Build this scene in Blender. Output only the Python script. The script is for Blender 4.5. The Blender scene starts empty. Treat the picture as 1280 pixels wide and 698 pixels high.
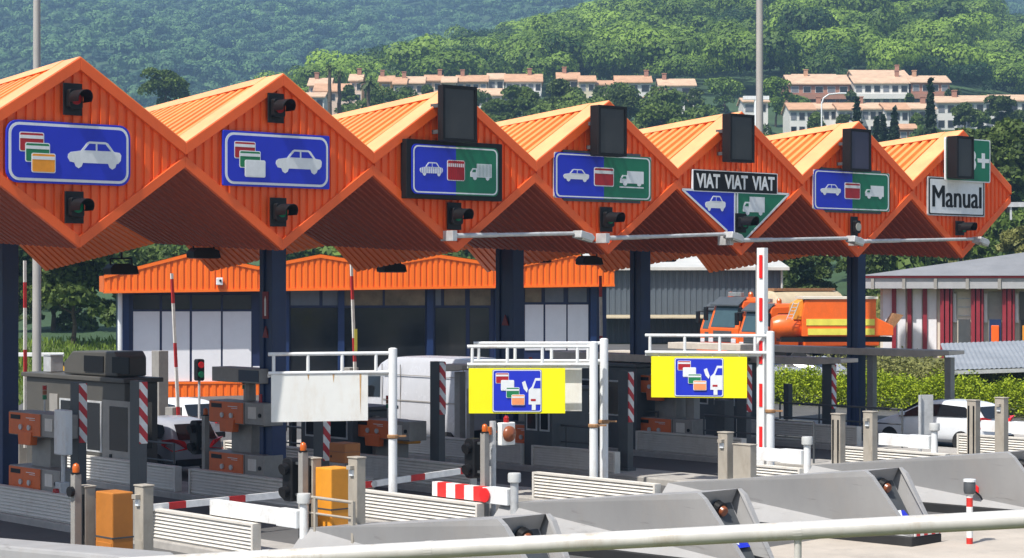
import bpy, bmesh, math, random
import numpy as np
from mathutils import Vector, Matrix
R = math.radians
rnd = random.Random(7)
scene = bpy.context.scene
COL = scene.collection

# ------------------------------------------------------------------ the plaza frame
# origin: the valley between the first two whole gables; u runs along the canopy front, v runs under the canopy with the traffic
FX, FY = 0.738, 0.674
OX, OY = -6.87, 42.8
HC, FPX, CY0 = 5.5, 2560.0, 349.0
ROT = math.atan2(FY, FX)
def W(u, v, z=0.0): return Vector((OX + FX*u - FY*v, OY + FY*u + FX*v, z))
def depth(u, v): return OY + FY*u + FX*v
def gz(u): return 0.018*u                      # cross fall of the road
def fac(px, v):                                # u where a sight line meets a plane of constant v
    r = (px-640)/FPX
    return (r*(OY+FX*v) - OX + FY*v)/(FX - FY*r)
def vat(px, u):
    r = (px-640)/FPX
    return (OX + FX*u - r*(OY+FY*u))/(FY + FX*r)
def zat(py, d): return HC - (py-CY0)*d/FPX
def xat(px, d): return (px-640)/FPX*d

# ------------------------------------------------------------------ materials
MATS = {}
def _nt(name):
    m = bpy.data.materials.new(name); m.use_nodes = True
    nt = m.node_tree; b = nt.nodes['Principled BSDF']
    return m, nt, b
def pm(name, col, rough=.5, metal=0., var=.12, scale=2.5, bump=0., streak=0., spec=.5, grime=None, gscale=1.2, gamt=.5, scuff=0.):
    if name in MATS: return MATS[name]
    m, nt, b = _nt(name); N = nt.nodes; Lk = nt.links
    b.inputs['Roughness'].default_value = rough; b.inputs['Metallic'].default_value = metal
    b.inputs['Specular IOR Level'].default_value = spec
    tc = N.new('ShaderNodeTexCoord')
    nz = N.new('ShaderNodeTexNoise'); nz.inputs['Scale'].default_value = scale; nz.inputs['Detail'].default_value = 6
    nz.inputs['Roughness'].default_value = .65
    if streak:
        mp = N.new('ShaderNodeMapping'); mp.inputs['Scale'].default_value = (1, 1, streak)
        Lk.new(tc.outputs['Object'], mp.inputs[0]); Lk.new(mp.outputs[0], nz.inputs['Vector'])
    else: Lk.new(tc.outputs['Object'], nz.inputs['Vector'])
    mr = N.new('ShaderNodeMapRange'); mr.inputs[1].default_value = .3; mr.inputs[2].default_value = .7
    mr.inputs[3].default_value = 1-var; mr.inputs[4].default_value = 1+var
    Lk.new(nz.outputs['Fac'], mr.inputs[0])
    vm = N.new('ShaderNodeVectorMath'); vm.operation = 'SCALE'; vm.inputs[0].default_value = col[:3]
    Lk.new(mr.outputs[0], vm.inputs['Scale'])
    out = vm.outputs[0]
    if grime:
        n2 = N.new('ShaderNodeTexNoise'); n2.inputs['Scale'].default_value = gscale; n2.inputs['Detail'].default_value = 8
        n2.inputs['Roughness'].default_value = .75
        m2 = N.new('ShaderNodeMapping'); m2.inputs['Scale'].default_value = (1, 1, .35); m2.inputs['Location'].default_value = (3.1, 7.7, 1.3)
        Lk.new(tc.outputs['Object'], m2.inputs[0]); Lk.new(m2.outputs[0], n2.inputs['Vector'])
        r2 = N.new('ShaderNodeMapRange'); r2.inputs[1].default_value = .52; r2.inputs[2].default_value = .75
        r2.inputs[3].default_value = 0; r2.inputs[4].default_value = gamt
        Lk.new(n2.outputs['Fac'], r2.inputs[0])
        mx = N.new('ShaderNodeMix'); mx.data_type = 'RGBA'
        Lk.new(r2.outputs[0], mx.inputs[0]); Lk.new(out, mx.inputs[6]); mx.inputs[7].default_value = (*grime, 1)
        out = mx.outputs[2]
    if scuff:
        n3 = N.new('ShaderNodeTexNoise'); n3.inputs['Scale'].default_value = 1.0; n3.inputs['Detail'].default_value = 9; n3.inputs['Roughness'].default_value = .7
        m3 = N.new('ShaderNodeMapping'); m3.inputs['Scale'].default_value = (1.5, .8, 9); m3.inputs['Rotation'].default_value = (.10, 0, 0); Lk.new(tc.outputs['Object'], m3.inputs[0]); Lk.new(m3.outputs[0], n3.inputs['Vector'])
        r3 = N.new('ShaderNodeMapRange'); r3.inputs[1].default_value = .60; r3.inputs[2].default_value = .70; r3.inputs[3].default_value = 0; r3.inputs[4].default_value = scuff; Lk.new(n3.outputs['Fac'], r3.inputs[0])
        m4 = N.new('ShaderNodeMix'); m4.data_type = 'RGBA'; Lk.new(r3.outputs[0], m4.inputs[0]); Lk.new(out, m4.inputs[6]); m4.inputs[7].default_value = (.10, .09, .08, 1); out = m4.outputs[2]
    Lk.new(out, b.inputs['Base Color'])
    mr3 = N.new('ShaderNodeMapRange'); mr3.inputs[3].default_value = max(.02, rough-.1); mr3.inputs[4].default_value = min(1, rough+.12)
    Lk.new(nz.outputs['Fac'], mr3.inputs[0]); Lk.new(mr3.outputs[0], b.inputs['Roughness'])
    if bump:
        bp = N.new('ShaderNodeBump'); bp.inputs['Strength'].default_value = .5; bp.inputs['Distance'].default_value = bump
        Lk.new(nz.outputs['Fac'], bp.inputs['Height']); Lk.new(bp.outputs[0], b.inputs['Normal'])
    MATS[name] = m; return m
def stripes(name, ca, cb, axis, period, duty=.5, rough=.45, off=0.):
    if name in MATS: return MATS[name]
    m, nt, b = _nt(name); N = nt.nodes; Lk = nt.links
    b.inputs['Roughness'].default_value = rough
    tc = N.new('ShaderNodeTexCoord')
    dt = N.new('ShaderNodeVectorMath'); dt.operation = 'DOT_PRODUCT'; dt.inputs[1].default_value = axis
    Lk.new(tc.outputs['Object'], dt.inputs[0])
    a = N.new('ShaderNodeMath'); a.operation = 'MULTIPLY_ADD'; a.inputs[1].default_value = 1/period; a.inputs[2].default_value = off
    Lk.new(dt.outputs['Value'], a.inputs[0])
    f = N.new('ShaderNodeMath'); f.operation = 'FRACT'; Lk.new(a.outputs[0], f.inputs[0])
    g = N.new('ShaderNodeMath'); g.operation = 'GREATER_THAN'; g.inputs[1].default_value = duty; Lk.new(f.outputs[0], g.inputs[0])
    mx = N.new('ShaderNodeMix'); mx.data_type = 'RGBA'
    mx.inputs[6].default_value = (*ca, 1); mx.inputs[7].default_value = (*cb, 1); Lk.new(g.outputs[0], mx.inputs[0])
    nz = N.new('ShaderNodeTexNoise'); nz.inputs['Scale'].default_value = 6; nz.inputs['Detail'].default_value = 6
    Lk.new(tc.outputs['Object'], nz.inputs['Vector'])
    mr = N.new('ShaderNodeMapRange'); mr.inputs[1].default_value = .3; mr.inputs[2].default_value = .7; mr.inputs[3].default_value = .82; mr.inputs[4].default_value = 1.05
    Lk.new(nz.outputs['Fac'], mr.inputs[0])
    vm = N.new('ShaderNodeVectorMath'); vm.operation = 'SCALE'; Lk.new(mx.outputs[2], vm.inputs[0]); Lk.new(mr.outputs[0], vm.inputs['Scale'])
    Lk.new(vm.outputs[0], b.inputs['Base Color'])
    MATS[name] = m; return m
def leafmat(name, dark, light, rough=.6, trans=.25, scale=.25):
    m, nt, b = _nt(name); N = nt.nodes; Lk = nt.links
    at = N.new('ShaderNodeAttribute'); at.attribute_name = 'tint'
    mx = N.new('ShaderNodeMix'); mx.data_type = 'RGBA'; mx.inputs[6].default_value = (*dark, 1); mx.inputs[7].default_value = (*light, 1)
    Lk.new(at.outputs['Fac'], mx.inputs[0]); Lk.new(mx.outputs[2], b.inputs['Base Color'])
    b.inputs['Roughness'].default_value = rough; b.inputs['Specular IOR Level'].default_value = .25
    tr = N.new('ShaderNodeBsdfTranslucent'); Lk.new(mx.outputs[2], tr.inputs['Color'])
    ms = N.new('ShaderNodeMixShader'); ms.inputs[0].default_value = trans
    Lk.new(b.outputs[0], ms.inputs[1]); Lk.new(tr.outputs[0], ms.inputs[2])
    Lk.new(ms.outputs[0], N['Material Output'].inputs['Surface'])
    MATS[name] = m; return m

ORANGE = pm('orange painted sheet metal', (.93, .122, .016), .42, var=.08, scale=.9, streak=.25, grime=(.55, .085, .018), gscale=1.1, gamt=.55)
ORANGE_R = pm('pale orange roof sheet', (.94, .315, .085), .40, var=.12, scale=.7, grime=(.70, .22, .08), gscale=.7, gamt=.5)  # paler orange than the gable fronts
ORANGE_F = pm('pale orange flashing', (.93, .41, .17), .36, var=.12, scale=1.2, grime=(.7, .22, .08), gamt=.35)  # palest orange, on one slope's flashing and the ridge
ORANGE_T = pm('orange painted trim', (.86, .125, .02), .38, var=.06, scale=1.4, grime=(.6, .1, .02), gamt=.3)
ORANGE_SHADED = pm('shaded orange soffit sheet', (.29, .046, .018), .55, var=.12, scale=.8, grime=(.3, .06, .02), gamt=.4)
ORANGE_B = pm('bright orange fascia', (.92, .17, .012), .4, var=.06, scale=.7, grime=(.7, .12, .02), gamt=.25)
ORANGE_V = pm('orange vehicle paint', (.86, .14, .015), .3, var=.08, grime=(.4, .14, .06), gamt=.3)
ORANGE_M = pm('orange machine panel', (.66, .13, .018), .45, var=.08, scale=5, grime=(.35, .09, .03), gamt=.3)
OCHRE = pm('ochre painted metal', (.72, .29, .02), .5, var=.1, grime=(.4, .18, .03), gamt=.35)
NAVY = pm('navy painted steel', (.010, .030, .105), .42, var=.18, scale=1.3, grime=(.03, .04, .06), gamt=.4)
NAVYF = pm('navy window frame', (.012, .022, .075), .45, var=.1)
BLUE = pm('sign blue', (.012, .03, .52), .4, var=.05, grime=(.02, .03, .35), gamt=.3)
GREEN = pm('sign green', (.006, .17, .085), .4, var=.06, grime=(.01, .12, .06), gamt=.3)
WHITE = pm('sign white', (.74, .77, .78), .45, var=.05, scale=6, grime=(.5, .52, .5), gamt=.35, gscale=3)
RED = pm('sign dark red', (.40, .012, .02), .4, var=.06)
REDB = pm('bright red', (.72, .02, .02), .4, var=.08)
CARDG = pm('card green', (.01, .19, .07), .45)
CARDO = pm('card orange', (.85, .32, .02), .45)
CARDP = pm('card salmon', (.85, .30, .12), .45)
YELLOW = pm('fluorescent yellow', (.92, .86, .0), .5, var=.03, grime=(.75, .7, .03), gamt=.25)
BLACK = pm('black plastic', (.007, .007, .008), .5, var=.15, spec=.3, grime=(.03, .028, .025), gamt=.2)
SCREEN = pm('unlit dot matrix screen', (.035, .036, .036), .35, var=.25, scale=1.2)
SCREEN2 = pm('unlit bluish matrix screen', (.045, .042, .075), .35, var=.2, scale=1.2)
LENSR = pm('red lens', (.35, .01, .01), .2, var=.1); LENSG = pm('green lens', (.0, .16, .07), .2, var=.1); LENSW = pm('grey lens', (.35, .35, .3), .2)
LENSA = pm('amber lens', (.55, .11, .01), .2, var=.12)
BROWNL = pm('dull amber lens', (.24, .07, .025), .3, var=.2)
GALV = pm('galvanised steel', (.52, .53, .53), .45, .25, var=.18, scale=5, grime=(.25, .2, .15), gamt=.35)
PAINTW = pm('white painted steel', (.76, .78, .78), .4, var=.06, scale=3, streak=.3, grime=(.42, .25, .13), gscale=2.2, gamt=.45)
BOARDW = pm('white board with rust', (.86, .86, .81), .5, var=.03, grime=(.62, .48, .32), gscale=1.6, gamt=.35)
RUST = pm('rusty clamp', (.30, .16, .07), .7, var=.3, scale=9)
PEEL = pm('peeling white paint', (.74, .74, .72), .6, var=.10, scale=8, grime=(.33, .31, .28), gscale=4.5, gamt=.9, bump=.01)
CONC = pm('grey painted concrete', (.305, .303, .300), .7, var=.08, scale=1.3, streak=.5, grime=(.30, .27, .24), gscale=1.5, gamt=.5, bump=.003, scuff=.5)
CONC_T = pm('tan cabinet concrete', (.36, .325, .27), .75, var=.10, scale=3, grime=(.22, .18, .13), gscale=2.5, gamt=.5)
LOUV = pm('off white louvre panel', (.66, .63, .57), .6, var=.06, scale=3, streak=3, grime=(.40, .35, .28), gscale=2.5, gamt=.5)
KERB = pm('kerb concrete', (.38, .36, .33), .85, var=.15, scale=3, grime=(.2, .19, .17), gamt=.6, bump=.005)
ROADM = pm('worn asphalt', (.095, .093, .090), .85, var=.16, scale=.8, grime=(.045, .044, .043), gscale=.35, gamt=.6, bump=.004)
APRON = pm('pale concrete apron', (.44, .39, .33), .85, var=.12, scale=.8, grime=(.22, .20, .18), gscale=.5, gamt=.6, bump=.004)
DARKG = pm('dark grey painted steel', (.065, .072, .078), .45, var=.15, grime=(.12, .11, .1), gamt=.35)
MIDG = pm('mid grey cabinet paint', (.29, .275, .25), .5, var=.12, scale=4, grime=(.12, .11, .09), gamt=.4)
BOOTHG = pm('shaded warm grey booth sheet', (.082, .077, .066), .5, var=.1, grime=(.07, .065, .06), gamt=.4)  # darkened grey: the shade over the booth is put into the colour
RUBBER = pm('black rubber', (.015, .015, .015), .75, var=.2, grime=(.06, .055, .05), gamt=.4)
GLASS = pm('dark window glass', (.012, .014, .017), .05, var=.1, spec=.8)
GLASSB = pm('bluish pane behind blind', (.13, .16, .20), .12, var=.1)
GLASST = pm('tan interior pane', (.17, .14, .09), .12, var=.35, scale=1.2)
CARW = pm('white car paint', (.72, .75, .78), .22, var=.03); CARS = pm('shaded silver car paint', (.36, .37, .41), .2, 0., var=.04)  # the silver is darkened: shadow on the hatchback painted into its colour
CARD = pm('dark car paint', (.03, .04, .06), .2, var=.05)
TYRE = pm('tyre rubber', (.02, .02, .02), .8, var=.15); RIM = pm('wheel rim', (.4, .4, .42), .35, .7)
TAIL = pm('red tail lamp', (.75, .012, .015), .15, var=.1); HEAD = pm('clear headlamp', (.65, .67, .7), .12)
WPANEL = pm('white wall panel', (.78, .78, .80), .55, var=.03, grime=(.6, .59, .57), gamt=.3)
SHEDW = pm('slate grey cladding', (.085, .105, .125), .5, var=.1, scale=.6); SHEDR = pm('pale metal roof', (.55, .54, .50), .5, var=.12, scale=.5, grime=(.35, .33, .3), gamt=.4)
BLUEST = pm('light blue steel', (.05, .16, .32), .5, var=.1)
MAROON = pm('maroon painted pillar', (.26, .018, .03), .5, var=.12)
ROOFG = pm('grey roof felt', (.20, .205, .215), .75, var=.15, scale=.4, grime=(.13, .13, .13), gamt=.4)
CREAM = pm('cream render', (.70, .64, .54), .8, var=.08)
HAZ = stripes('red and white hazard board', (.80, .80, .78), (.52, .02, .03), (1, 0, .9), .34, .5)
ARMS = stripes('white boom arm with red bands', (.86, .86, .84), (.55, .02, .02), (1, 0, 0), 1.5, .72)
TANK = pm('tan tank paint', (.50, .42, .28), .5, var=.12, grime=(.3, .22, .12), gamt=.5)
LIME = pm('lime reflective stripe', (.78, .70, .10), .45)
GRASSM = pm('grassy soil', (.085, .095, .03), .95, var=.45, scale=.35, grime=(.16, .13, .06), gscale=.12, gamt=.7)
HILLM = pm('forest floor', (.035, .075, .025), .95, var=.4, scale=.05)
BARK = pm('bark', (.10, .075, .05), .9, var=.3, scale=6, bump=.02)

# ------------------------------------------------------------------ mesh building
class MB:
    def __init__(s): s.v = []; s.f = []; s.m = []
    def add(s, vs, fs, mi=0):
        o = len(s.v); s.v += [tuple(p) for p in vs]; s.f += [tuple(i+o for i in f) for f in fs]; s.m += [mi]*len(fs); return s
    def box(s, x0, x1, y0, y1, z0, z1, mi=0):
        if x0 > x1: x0, x1 = x1, x0
        if y0 > y1: y0, y1 = y1, y0
        if z0 > z1: z0, z1 = z1, z0
        return s.add([(x0,y0,z0),(x1,y0,z0),(x1,y1,z0),(x0,y1,z0),(x0,y0,z1),(x1,y0,z1),(x1,y1,z1),(x0,y1,z1)],
            [(0,3,2,1),(4,5,6,7),(0,1,5,4),(1,2,6,5),(2,3,7,6),(3,0,4,7)], mi)
    def _pr(s, a, b, mi):
        n = len(a)
        return s.add(a+b, [tuple(range(n)), tuple(range(2*n-1, n-1, -1))]+[((i+1)%n, i, n+i, n+(i+1)%n) for i in range(n)], mi)
    def pxz(s, poly, y0, y1, mi=0):                     # a polygon in x,z thickened along y
        ar = sum(poly[i][0]*poly[(i+1)%len(poly)][1]-poly[(i+1)%len(poly)][0]*poly[i][1] for i in range(len(poly)))
        if ar < 0: poly = poly[::-1]
        return s._pr([(x,y0,z) for x,z in poly], [(x,y1,z) for x,z in poly], mi)
    def pyz(s, poly, x0, x1, mi=0):
        ar = sum(poly[i][0]*poly[(i+1)%len(poly)][1]-poly[(i+1)%len(poly)][0]*poly[i][1] for i in range(len(poly)))
        if ar > 0: poly = poly[::-1]
        return s._pr([(x0,y,z) for y,z in poly], [(x1,y,z) for y,z in poly], mi)
    def pxy(s, poly, z0, z1, mi=0):
        ar = sum(poly[i][0]*poly[(i+1)%len(poly)][1]-poly[(i+1)%len(poly)][0]*poly[i][1] for i in range(len(poly)))
        if ar > 0: poly = poly[::-1]
        return s._pr([(x,y,z0) for x,y in poly], [(x,y,z1) for x,y in poly], mi)
    def tube(s, p0, p1, r0, r1=None, n=10, mi=0, caps=True):
        r1 = r0 if r1 is None else r1
        p0, p1 = Vector(p0), Vector(p1); d = (p1-p0).normalized()
        a = d.orthogonal().normalized(); b = d.cross(a)
        A = [p0+(a*math.cos(2*math.pi*i/n)+b*math.sin(2*math.pi*i/n))*r0 for i in range(n)]
        B = [p1+(a*math.cos(2*math.pi*i/n)+b*math.sin(2*math.pi*i/n))*r1 for i in range(n)]
        fs = [(i, (i+1)%n, n+(i+1)%n, n+i) for i in range(n)]
        if caps: fs += [tuple(range(n-1,-1,-1)), tuple(range(n, 2*n))]
        return s.add(A+B, fs, mi)
    def path(s, pts, r, n=8, mi=0):
        for a, b in zip(pts, pts[1:]): s.tube(a, b, r, None, n, mi)
        return s
    def lathe(s, prof, c=(0,0,0), n=16, mi=0):
        vs = []; fs = []
        for r, z in prof:
            for i in range(n):
                t = 2*math.pi*i/n; vs.append((c[0]+r*math.cos(t), c[1]+r*math.sin(t), c[2]+z))
        for k in range(len(prof)-1):
            for i in range(n):
                j = (i+1)%n; fs.append((k*n+i, k*n+j, (k+1)*n+j, (k+1)*n+i))
        fs += [tuple(range(n-1,-1,-1)), tuple(range((len(prof)-1)*n, len(prof)*n))]
        return s.add(vs, fs, mi)
    def discy(s, cx, cz, r, y0, y1, n=20, mi=0):
        return s.pxz([(cx+r*math.cos(2*math.pi*i/n), cz+r*math.sin(2*math.pi*i/n)) for i in range(n)], y0, y1, mi)
    def loft(s, secs, mi=0, caps=True, closed=True):
        n = len(secs[0]); vs = [p for q in secs for p in q]; fs = []
        for k in range(len(secs)-1):
            for i in range(n if closed else n-1):
                j = (i+1)%n; fs.append((k*n+i, k*n+j, (k+1)*n+j, (k+1)*n+i))
        if caps: fs += [tuple(range(n-1,-1,-1)), tuple(range((len(secs)-1)*n, len(secs)*n))]
        return s.add(vs, fs, mi)
    def grid(s, rows, mi=0):
        n = len(rows[0]); vs = [p for q in rows for p in q]
        return s.add(vs, [(k*n+i, k*n+i+1, (k+1)*n+i+1, (k+1)*n+i) for k in range(len(rows)-1) for i in range(n-1)], mi)
    def xf(s, M):
        s.v = [tuple(M @ Vector(p)) for p in s.v]; return s
    def build(s, name, mats, parent=None, bevel=0., smooth=None, seg=2, fix=False):
        me = bpy.data.meshes.new(name); me.from_pydata(s.v, [], s.f); 
        mats = mats if isinstance(mats, (list, tuple)) else [mats]
        for m in mats: me.materials.append(m)
        if len(mats) > 1: me.polygons.foreach_set('material_index', s.m)
        if fix:
            bm = bmesh.new(); bm.from_mesh(me); bmesh.ops.recalc_face_normals(bm, faces=bm.faces); bm.to_mesh(me); bm.free()
        if smooth is not None:
            me.polygons.foreach_set('use_smooth', [True]*len(me.polygons)); me.set_sharp_from_angle(angle=R(smooth))
        me.update()
        o = bpy.data.objects.new(name, me); COL.objects.link(o)
        if parent: o.parent = parent
        if bevel:
            b = o.modifiers.new('bevel', 'BEVEL'); b.width = bevel; b.segments = seg; b.limit_method = 'ANGLE'; b.angle_limit = R(40); b.harden_normals = False
        return o
def tag(o, label=None, cat=None, group=None, kind=None):
    if label: o['label'] = label
    if cat: o['category'] = cat
    if group: o['group'] = group
    if kind: o['kind'] = kind
    return o
def thing(name, label, cat, loc, rot=ROT, group=None):
    o = bpy.data.objects.new(name, None); COL.objects.link(o); o.empty_display_size = .3
    o.location = loc; o.rotation_euler = (0, 0, rot)
    return tag(o, label, cat, group)
KIDS = {}
def dup(root, label=None, loc=None, rot=None, group=None, scale=None):
    def rec(o, par):
        c = o.copy(); COL.objects.link(c)
        if par: c.parent = par
        for k in list(o.children): rec(k, c)
        return c
    r = rec(root, None)
    if label: r['label'] = label
    if group: r['group'] = group
    if loc is not None: r.location = loc
    if rot is not None: r.rotation_euler = (0, 0, rot)
    if scale: r.scale = scale
    return r
def rrect(w, h, r, n=5, cx=0, cz=0):
    P = []
    for (sx, sz, a0) in ((1,1,0),(-1,1,90),(-1,-1,180),(1,-1,270)):
        for i in range(n+1):
            a = R(a0+90*i/n); P.append((cx+sx*(w/2-r)+r*math.cos(a), cz+sz*(h/2-r)+r*math.sin(a)))
    return P
def textmesh(txt, w, h, cx, cz, y, mat, name, parent, bold=.018):
    cu = bpy.data.curves.new('lettering', 'FONT'); cu.body = txt; cu.offset = bold; cu.extrude = .004; cu.resolution_u = 4
    to = bpy.data.objects.new('lettering', cu); COL.objects.link(to)
    dg = bpy.context.evaluated_depsgraph_get(); me = bpy.data.meshes.new_from_object(to.evaluated_get(dg))
    bpy.data.objects.remove(to)
    co = np.array([v.co for v in me.vertices]); lo, hi = co.min(0), co.max(0)
    sx, sz = w/(hi[0]-lo[0]), h/(hi[1]-lo[1])
    for v in me.vertices:
        x, yy, z = v.co; v.co = (cx-w/2+(x-lo[0])*sx, y-z*.5, cz-h/2+(yy-lo[1])*sz)
    me.materials.clear(); me.materials.append(mat); me.name = name
    o = bpy.data.objects.new(name, me); COL.objects.link(o); o.parent = parent; return o
def corr_r(a, b, pitch):
    out = []; n = max(1, int(round((b-a)/pitch))); p = (b-a)/n
    for i in range(n):
        s = a+i*p; out += [(s, 0), (s+.46*p, 0), (s+.50*p, 1), (s+.95*p, 1)]
    out.append((b, 0)); return out
def corr_s(a, b, pitch):                                  # rib profile: list of (s, offset 0..1)
    out = []; n = max(1, int(round((b-a)/pitch))); p = (b-a)/n
    for i in range(n):
        s = a+i*p
        out += [(s, 0), (s+.34*p, 0), (s+.40*p, 1), (s+.94*p, 1)]
    out.append((b, 0)); return out
# ------------------------------------------------------------------ the toll canopy: folded zigzag roof, one gable per lane
L = 5.0
VB = 10.1; VM = 5.0
def peakz(v): return 9.82-0.08*v
def valz(v): return 8.22
def lowz(v): return 7.86+(7.55-7.86)*min(v/VM, 1)+(max(v-VM, 0)/(VB-VM))*.35
def troz(v): return 6.15+.22*min(v/VM, 1)+(max(v-VM, 0)/(VB-VM))*(5.74-6.37)
def tt(u): return abs(((u/L) % 1)-.5)*2
def topz(u, v=0.): t = tt(u); return peakz(v)*(1-t)+valz(v)*t
def botz(u, v=0.): t = tt(u); return troz(v)*(1-t)+lowz(v)*t
canopy = thing('toll_canopy', 'long orange ribbed canopy of folded zigzag gables on navy columns over the toll lanes', 'canopy', W(0,0,0))
K0, K1 = -2, 6
for k in range(K0, K1):
    a, b = k*L, (k+1)*L; mid = a+L/2
    # the ribbed front of one gable
    mb = MB(); cols = corr_s(a, mid, .208)[:-1]+corr_s(mid, b, .208)
    bot = []; top = []
    for u, o in cols:
        uu = min(max(u, a+1e-4), b-1e-4)
        y = -.045*o; bot.append((u, y, botz(uu))); top.append((u, y, topz(uu)))
    mb.grid([bot, top])
    g = mb.build('gable_front', ORANGE, canopy)
    tr = MB(); wv = .21
    for (u0, u1) in ((a, mid), (mid, b)):
        e0, e1 = (u0+1e-4, u1-1e-4)
        zt0, zt1, zb0, zb1 = topz(e0), topz(e1), botz(e0), botz(e1)
        tr.pxz([(u0, zt0+.125), (u1, zt1+.125), (u1, zt1-.13), (u0, zt0-.13)], -.112, .02)
        tr.pxz([(u0, zb0-.03), (u1, zb1-.03), (u1, zb1+wv), (u0, zb0+wv)], -.083, .02)
    tr.build('edge_trim', ORANGE_T, g, bevel=.008, seg=1)
    # roof slopes
    ro = MB(); cap = MB(); cap2 = MB()
    vs = corr_r(.52, VB, .33)
    for (ur, uv_) in ((mid, a), (mid, b)):
        r0 = []; r1 = []
        for v, o in vs:
            r0.append((ur, v, peakz(v)+.115*o)); r1.append((uv_, v, valz(v)+.115*o))
        ro.grid([r0, r1] if uv_ > ur else [r1, r0])
        n = .145
        P = [(ur, -.10, peakz(0)+n), (uv_, -.10, valz(0)+n), (uv_, .56, valz(.5)+n), (ur, .56, peakz(.5)+n)]
        Q = [(x, y, z-.07) for x, y, z in P]
        (cap if uv_ < ur else cap2)._pr(Q, P, 0)
    cap._pr([(mid-.30, .561, peakz(.56)-.03), (mid+.30, .561, peakz(.56)-.03), (mid, .561, peakz(.56)+.165)], [(mid-.30, VB, peakz(VB)-.03), (mid+.30, VB, peakz(VB)-.03), (mid, VB, peakz(VB)+.165)], 0)
    ro.build('roof_sheet', ORANGE_R, canopy); cap.build('roof_flashing', ORANGE_F, canopy, fix=True); cap2.build('roof_flashing', ORANGE_R, canopy, fix=True)
    # the underside folds: front half falls to the front, back half to the back
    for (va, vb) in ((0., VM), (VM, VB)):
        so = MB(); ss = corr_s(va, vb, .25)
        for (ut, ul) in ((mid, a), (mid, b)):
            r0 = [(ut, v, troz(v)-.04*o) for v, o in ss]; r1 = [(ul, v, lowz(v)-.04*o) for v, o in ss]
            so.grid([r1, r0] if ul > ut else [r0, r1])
        so.build('soffit_sheet', ORANGE_SHADED if va == 0 else ORANGE_B, canopy)  # front half darker, back half brighter: the light difference is put into the colour
    bk = MB(); cols = [(a, 0), (mid, 0), (b, 0)]
    bk.grid([[(u, VB, topz(min(max(u, a+1e-4), b-1e-4), VB)) for u, o in cols], [(u, VB, botz(min(max(u, a+1e-4), b-1e-4), VB)) for u, o in cols]])
    bk.build('gable_back', ORANGE, canopy)
# end cheek of the canopy
ck = MB(); ck.pyz([(0, 8.22), (VB, 8.22), (VB, 7.9), (VM, 7.55), (0, 7.86)], K1*L, K1*L+.03); ck.build('end_cheek', ORANGE, canopy)
SIGNRED = pm('faded red notice', (.20, .015, .02), .5, var=.1)
for (k, px, wd, extra) in ((0, 7, .5, 0), (1, 341, .52, 1), (3, 637, .74, 2), (4, 800, .46, 0), (6, 1070, .46, 0)):
    u = k*L-.0; v = vat(px, u); h = botz(u+1e-4, v) if k < 6 else botz(u-1e-4, v)
    c = MB(); x0, x1, y0, y1 = u-.21, u+.21, v-wd/2, v+wd/2
    # H-shaped sheet-clad column
    c.box(x0, x1, y0, y0+.16, gz(u)-.1, h+.02); c.box(x0, x1, y1-.16, y1, gz(u)-.1, h+.02); c.box(x0+.05, x1-.05, y0+.16, y1-.16, gz(u)-.1, h+.02)
    co = c.build('column', NAVY, canopy, bevel=.012, seg=1)
    if extra == 1:
        n = MB(); n.box(x0-.012, x0+.02, v-.12, v+.12, 4.55, 5.2); n.pyz([(v-.12, 4.1), (v+.12, 4.1), (v, 4.38)], x0-.012, x0+.02); n.build('fire_notice', SIGNRED, co)
        n = MB(); n.pyz([(v-.035, 4.62), (v+.035, 4.62), (v+.035, 5.0), (v, 5.1), (v-.035, 5.0)], x0-.016, x0-.0125); n.build('notice_symbol', WHITE, co)
        n = MB(); n.box(x0-.02, x0+.02, v+.14, v+.25, 2.2, 2.75); n.build('alarm_plate', RED, co)
    if extra == 2:
        n = MB(); n.pyz([(v-.18, 4.2), (v+.10, 4.2), (v-.04, 4.5)], x0-.012, x0+.02); n.build('fire_notice', SIGNRED, co)


# ------------------------------------------------------------------ pictograms
def car_sym(cx, cz, w, h, y, parent, winmat, slat=0):
    P = [(-.5,-.10),(-.49,.02),(-.44,.10),(-.26,.16),(-.14,.46),(-.10,.5),(.20,.5),(.25,.46),(.36,.17),(.47,.14),(.5,.05),(.49,-.14),(.44,-.26),
         (.41,-.26),(.385,-.40),(.33,-.47),(.275,-.40),(.25,-.27),(-.22,-.27),(-.245,-.40),(-.30,-.47),(-.355,-.40),(-.38,-.27),(-.46,-.24)]
    m = MB(); m.pxz([(cx+x*w, cz+z*h) for x, z in P], y, y+.006); o = m.build('car_symbol', WHITE, parent)
    g = MB()
    for Q in ([(-.20,.18),(-.10,.42),(.015,.42),(.015,.18)], [(.05,.18),(.05,.42),(.20,.42),(.30,.18)]):
        g.pxz([(cx+x*w, cz+z*h) for x, z in Q], y-.004, y+.001)
    if slat:
        for i in range(slat):
            x = cx-w*.48+w*.96*(i+.5)/slat; g.box(x-.004, x+.004, y-.003, y+.001, cz-h*.27, cz+h*.14)
    g.build('window_mark', winmat, o)
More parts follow.
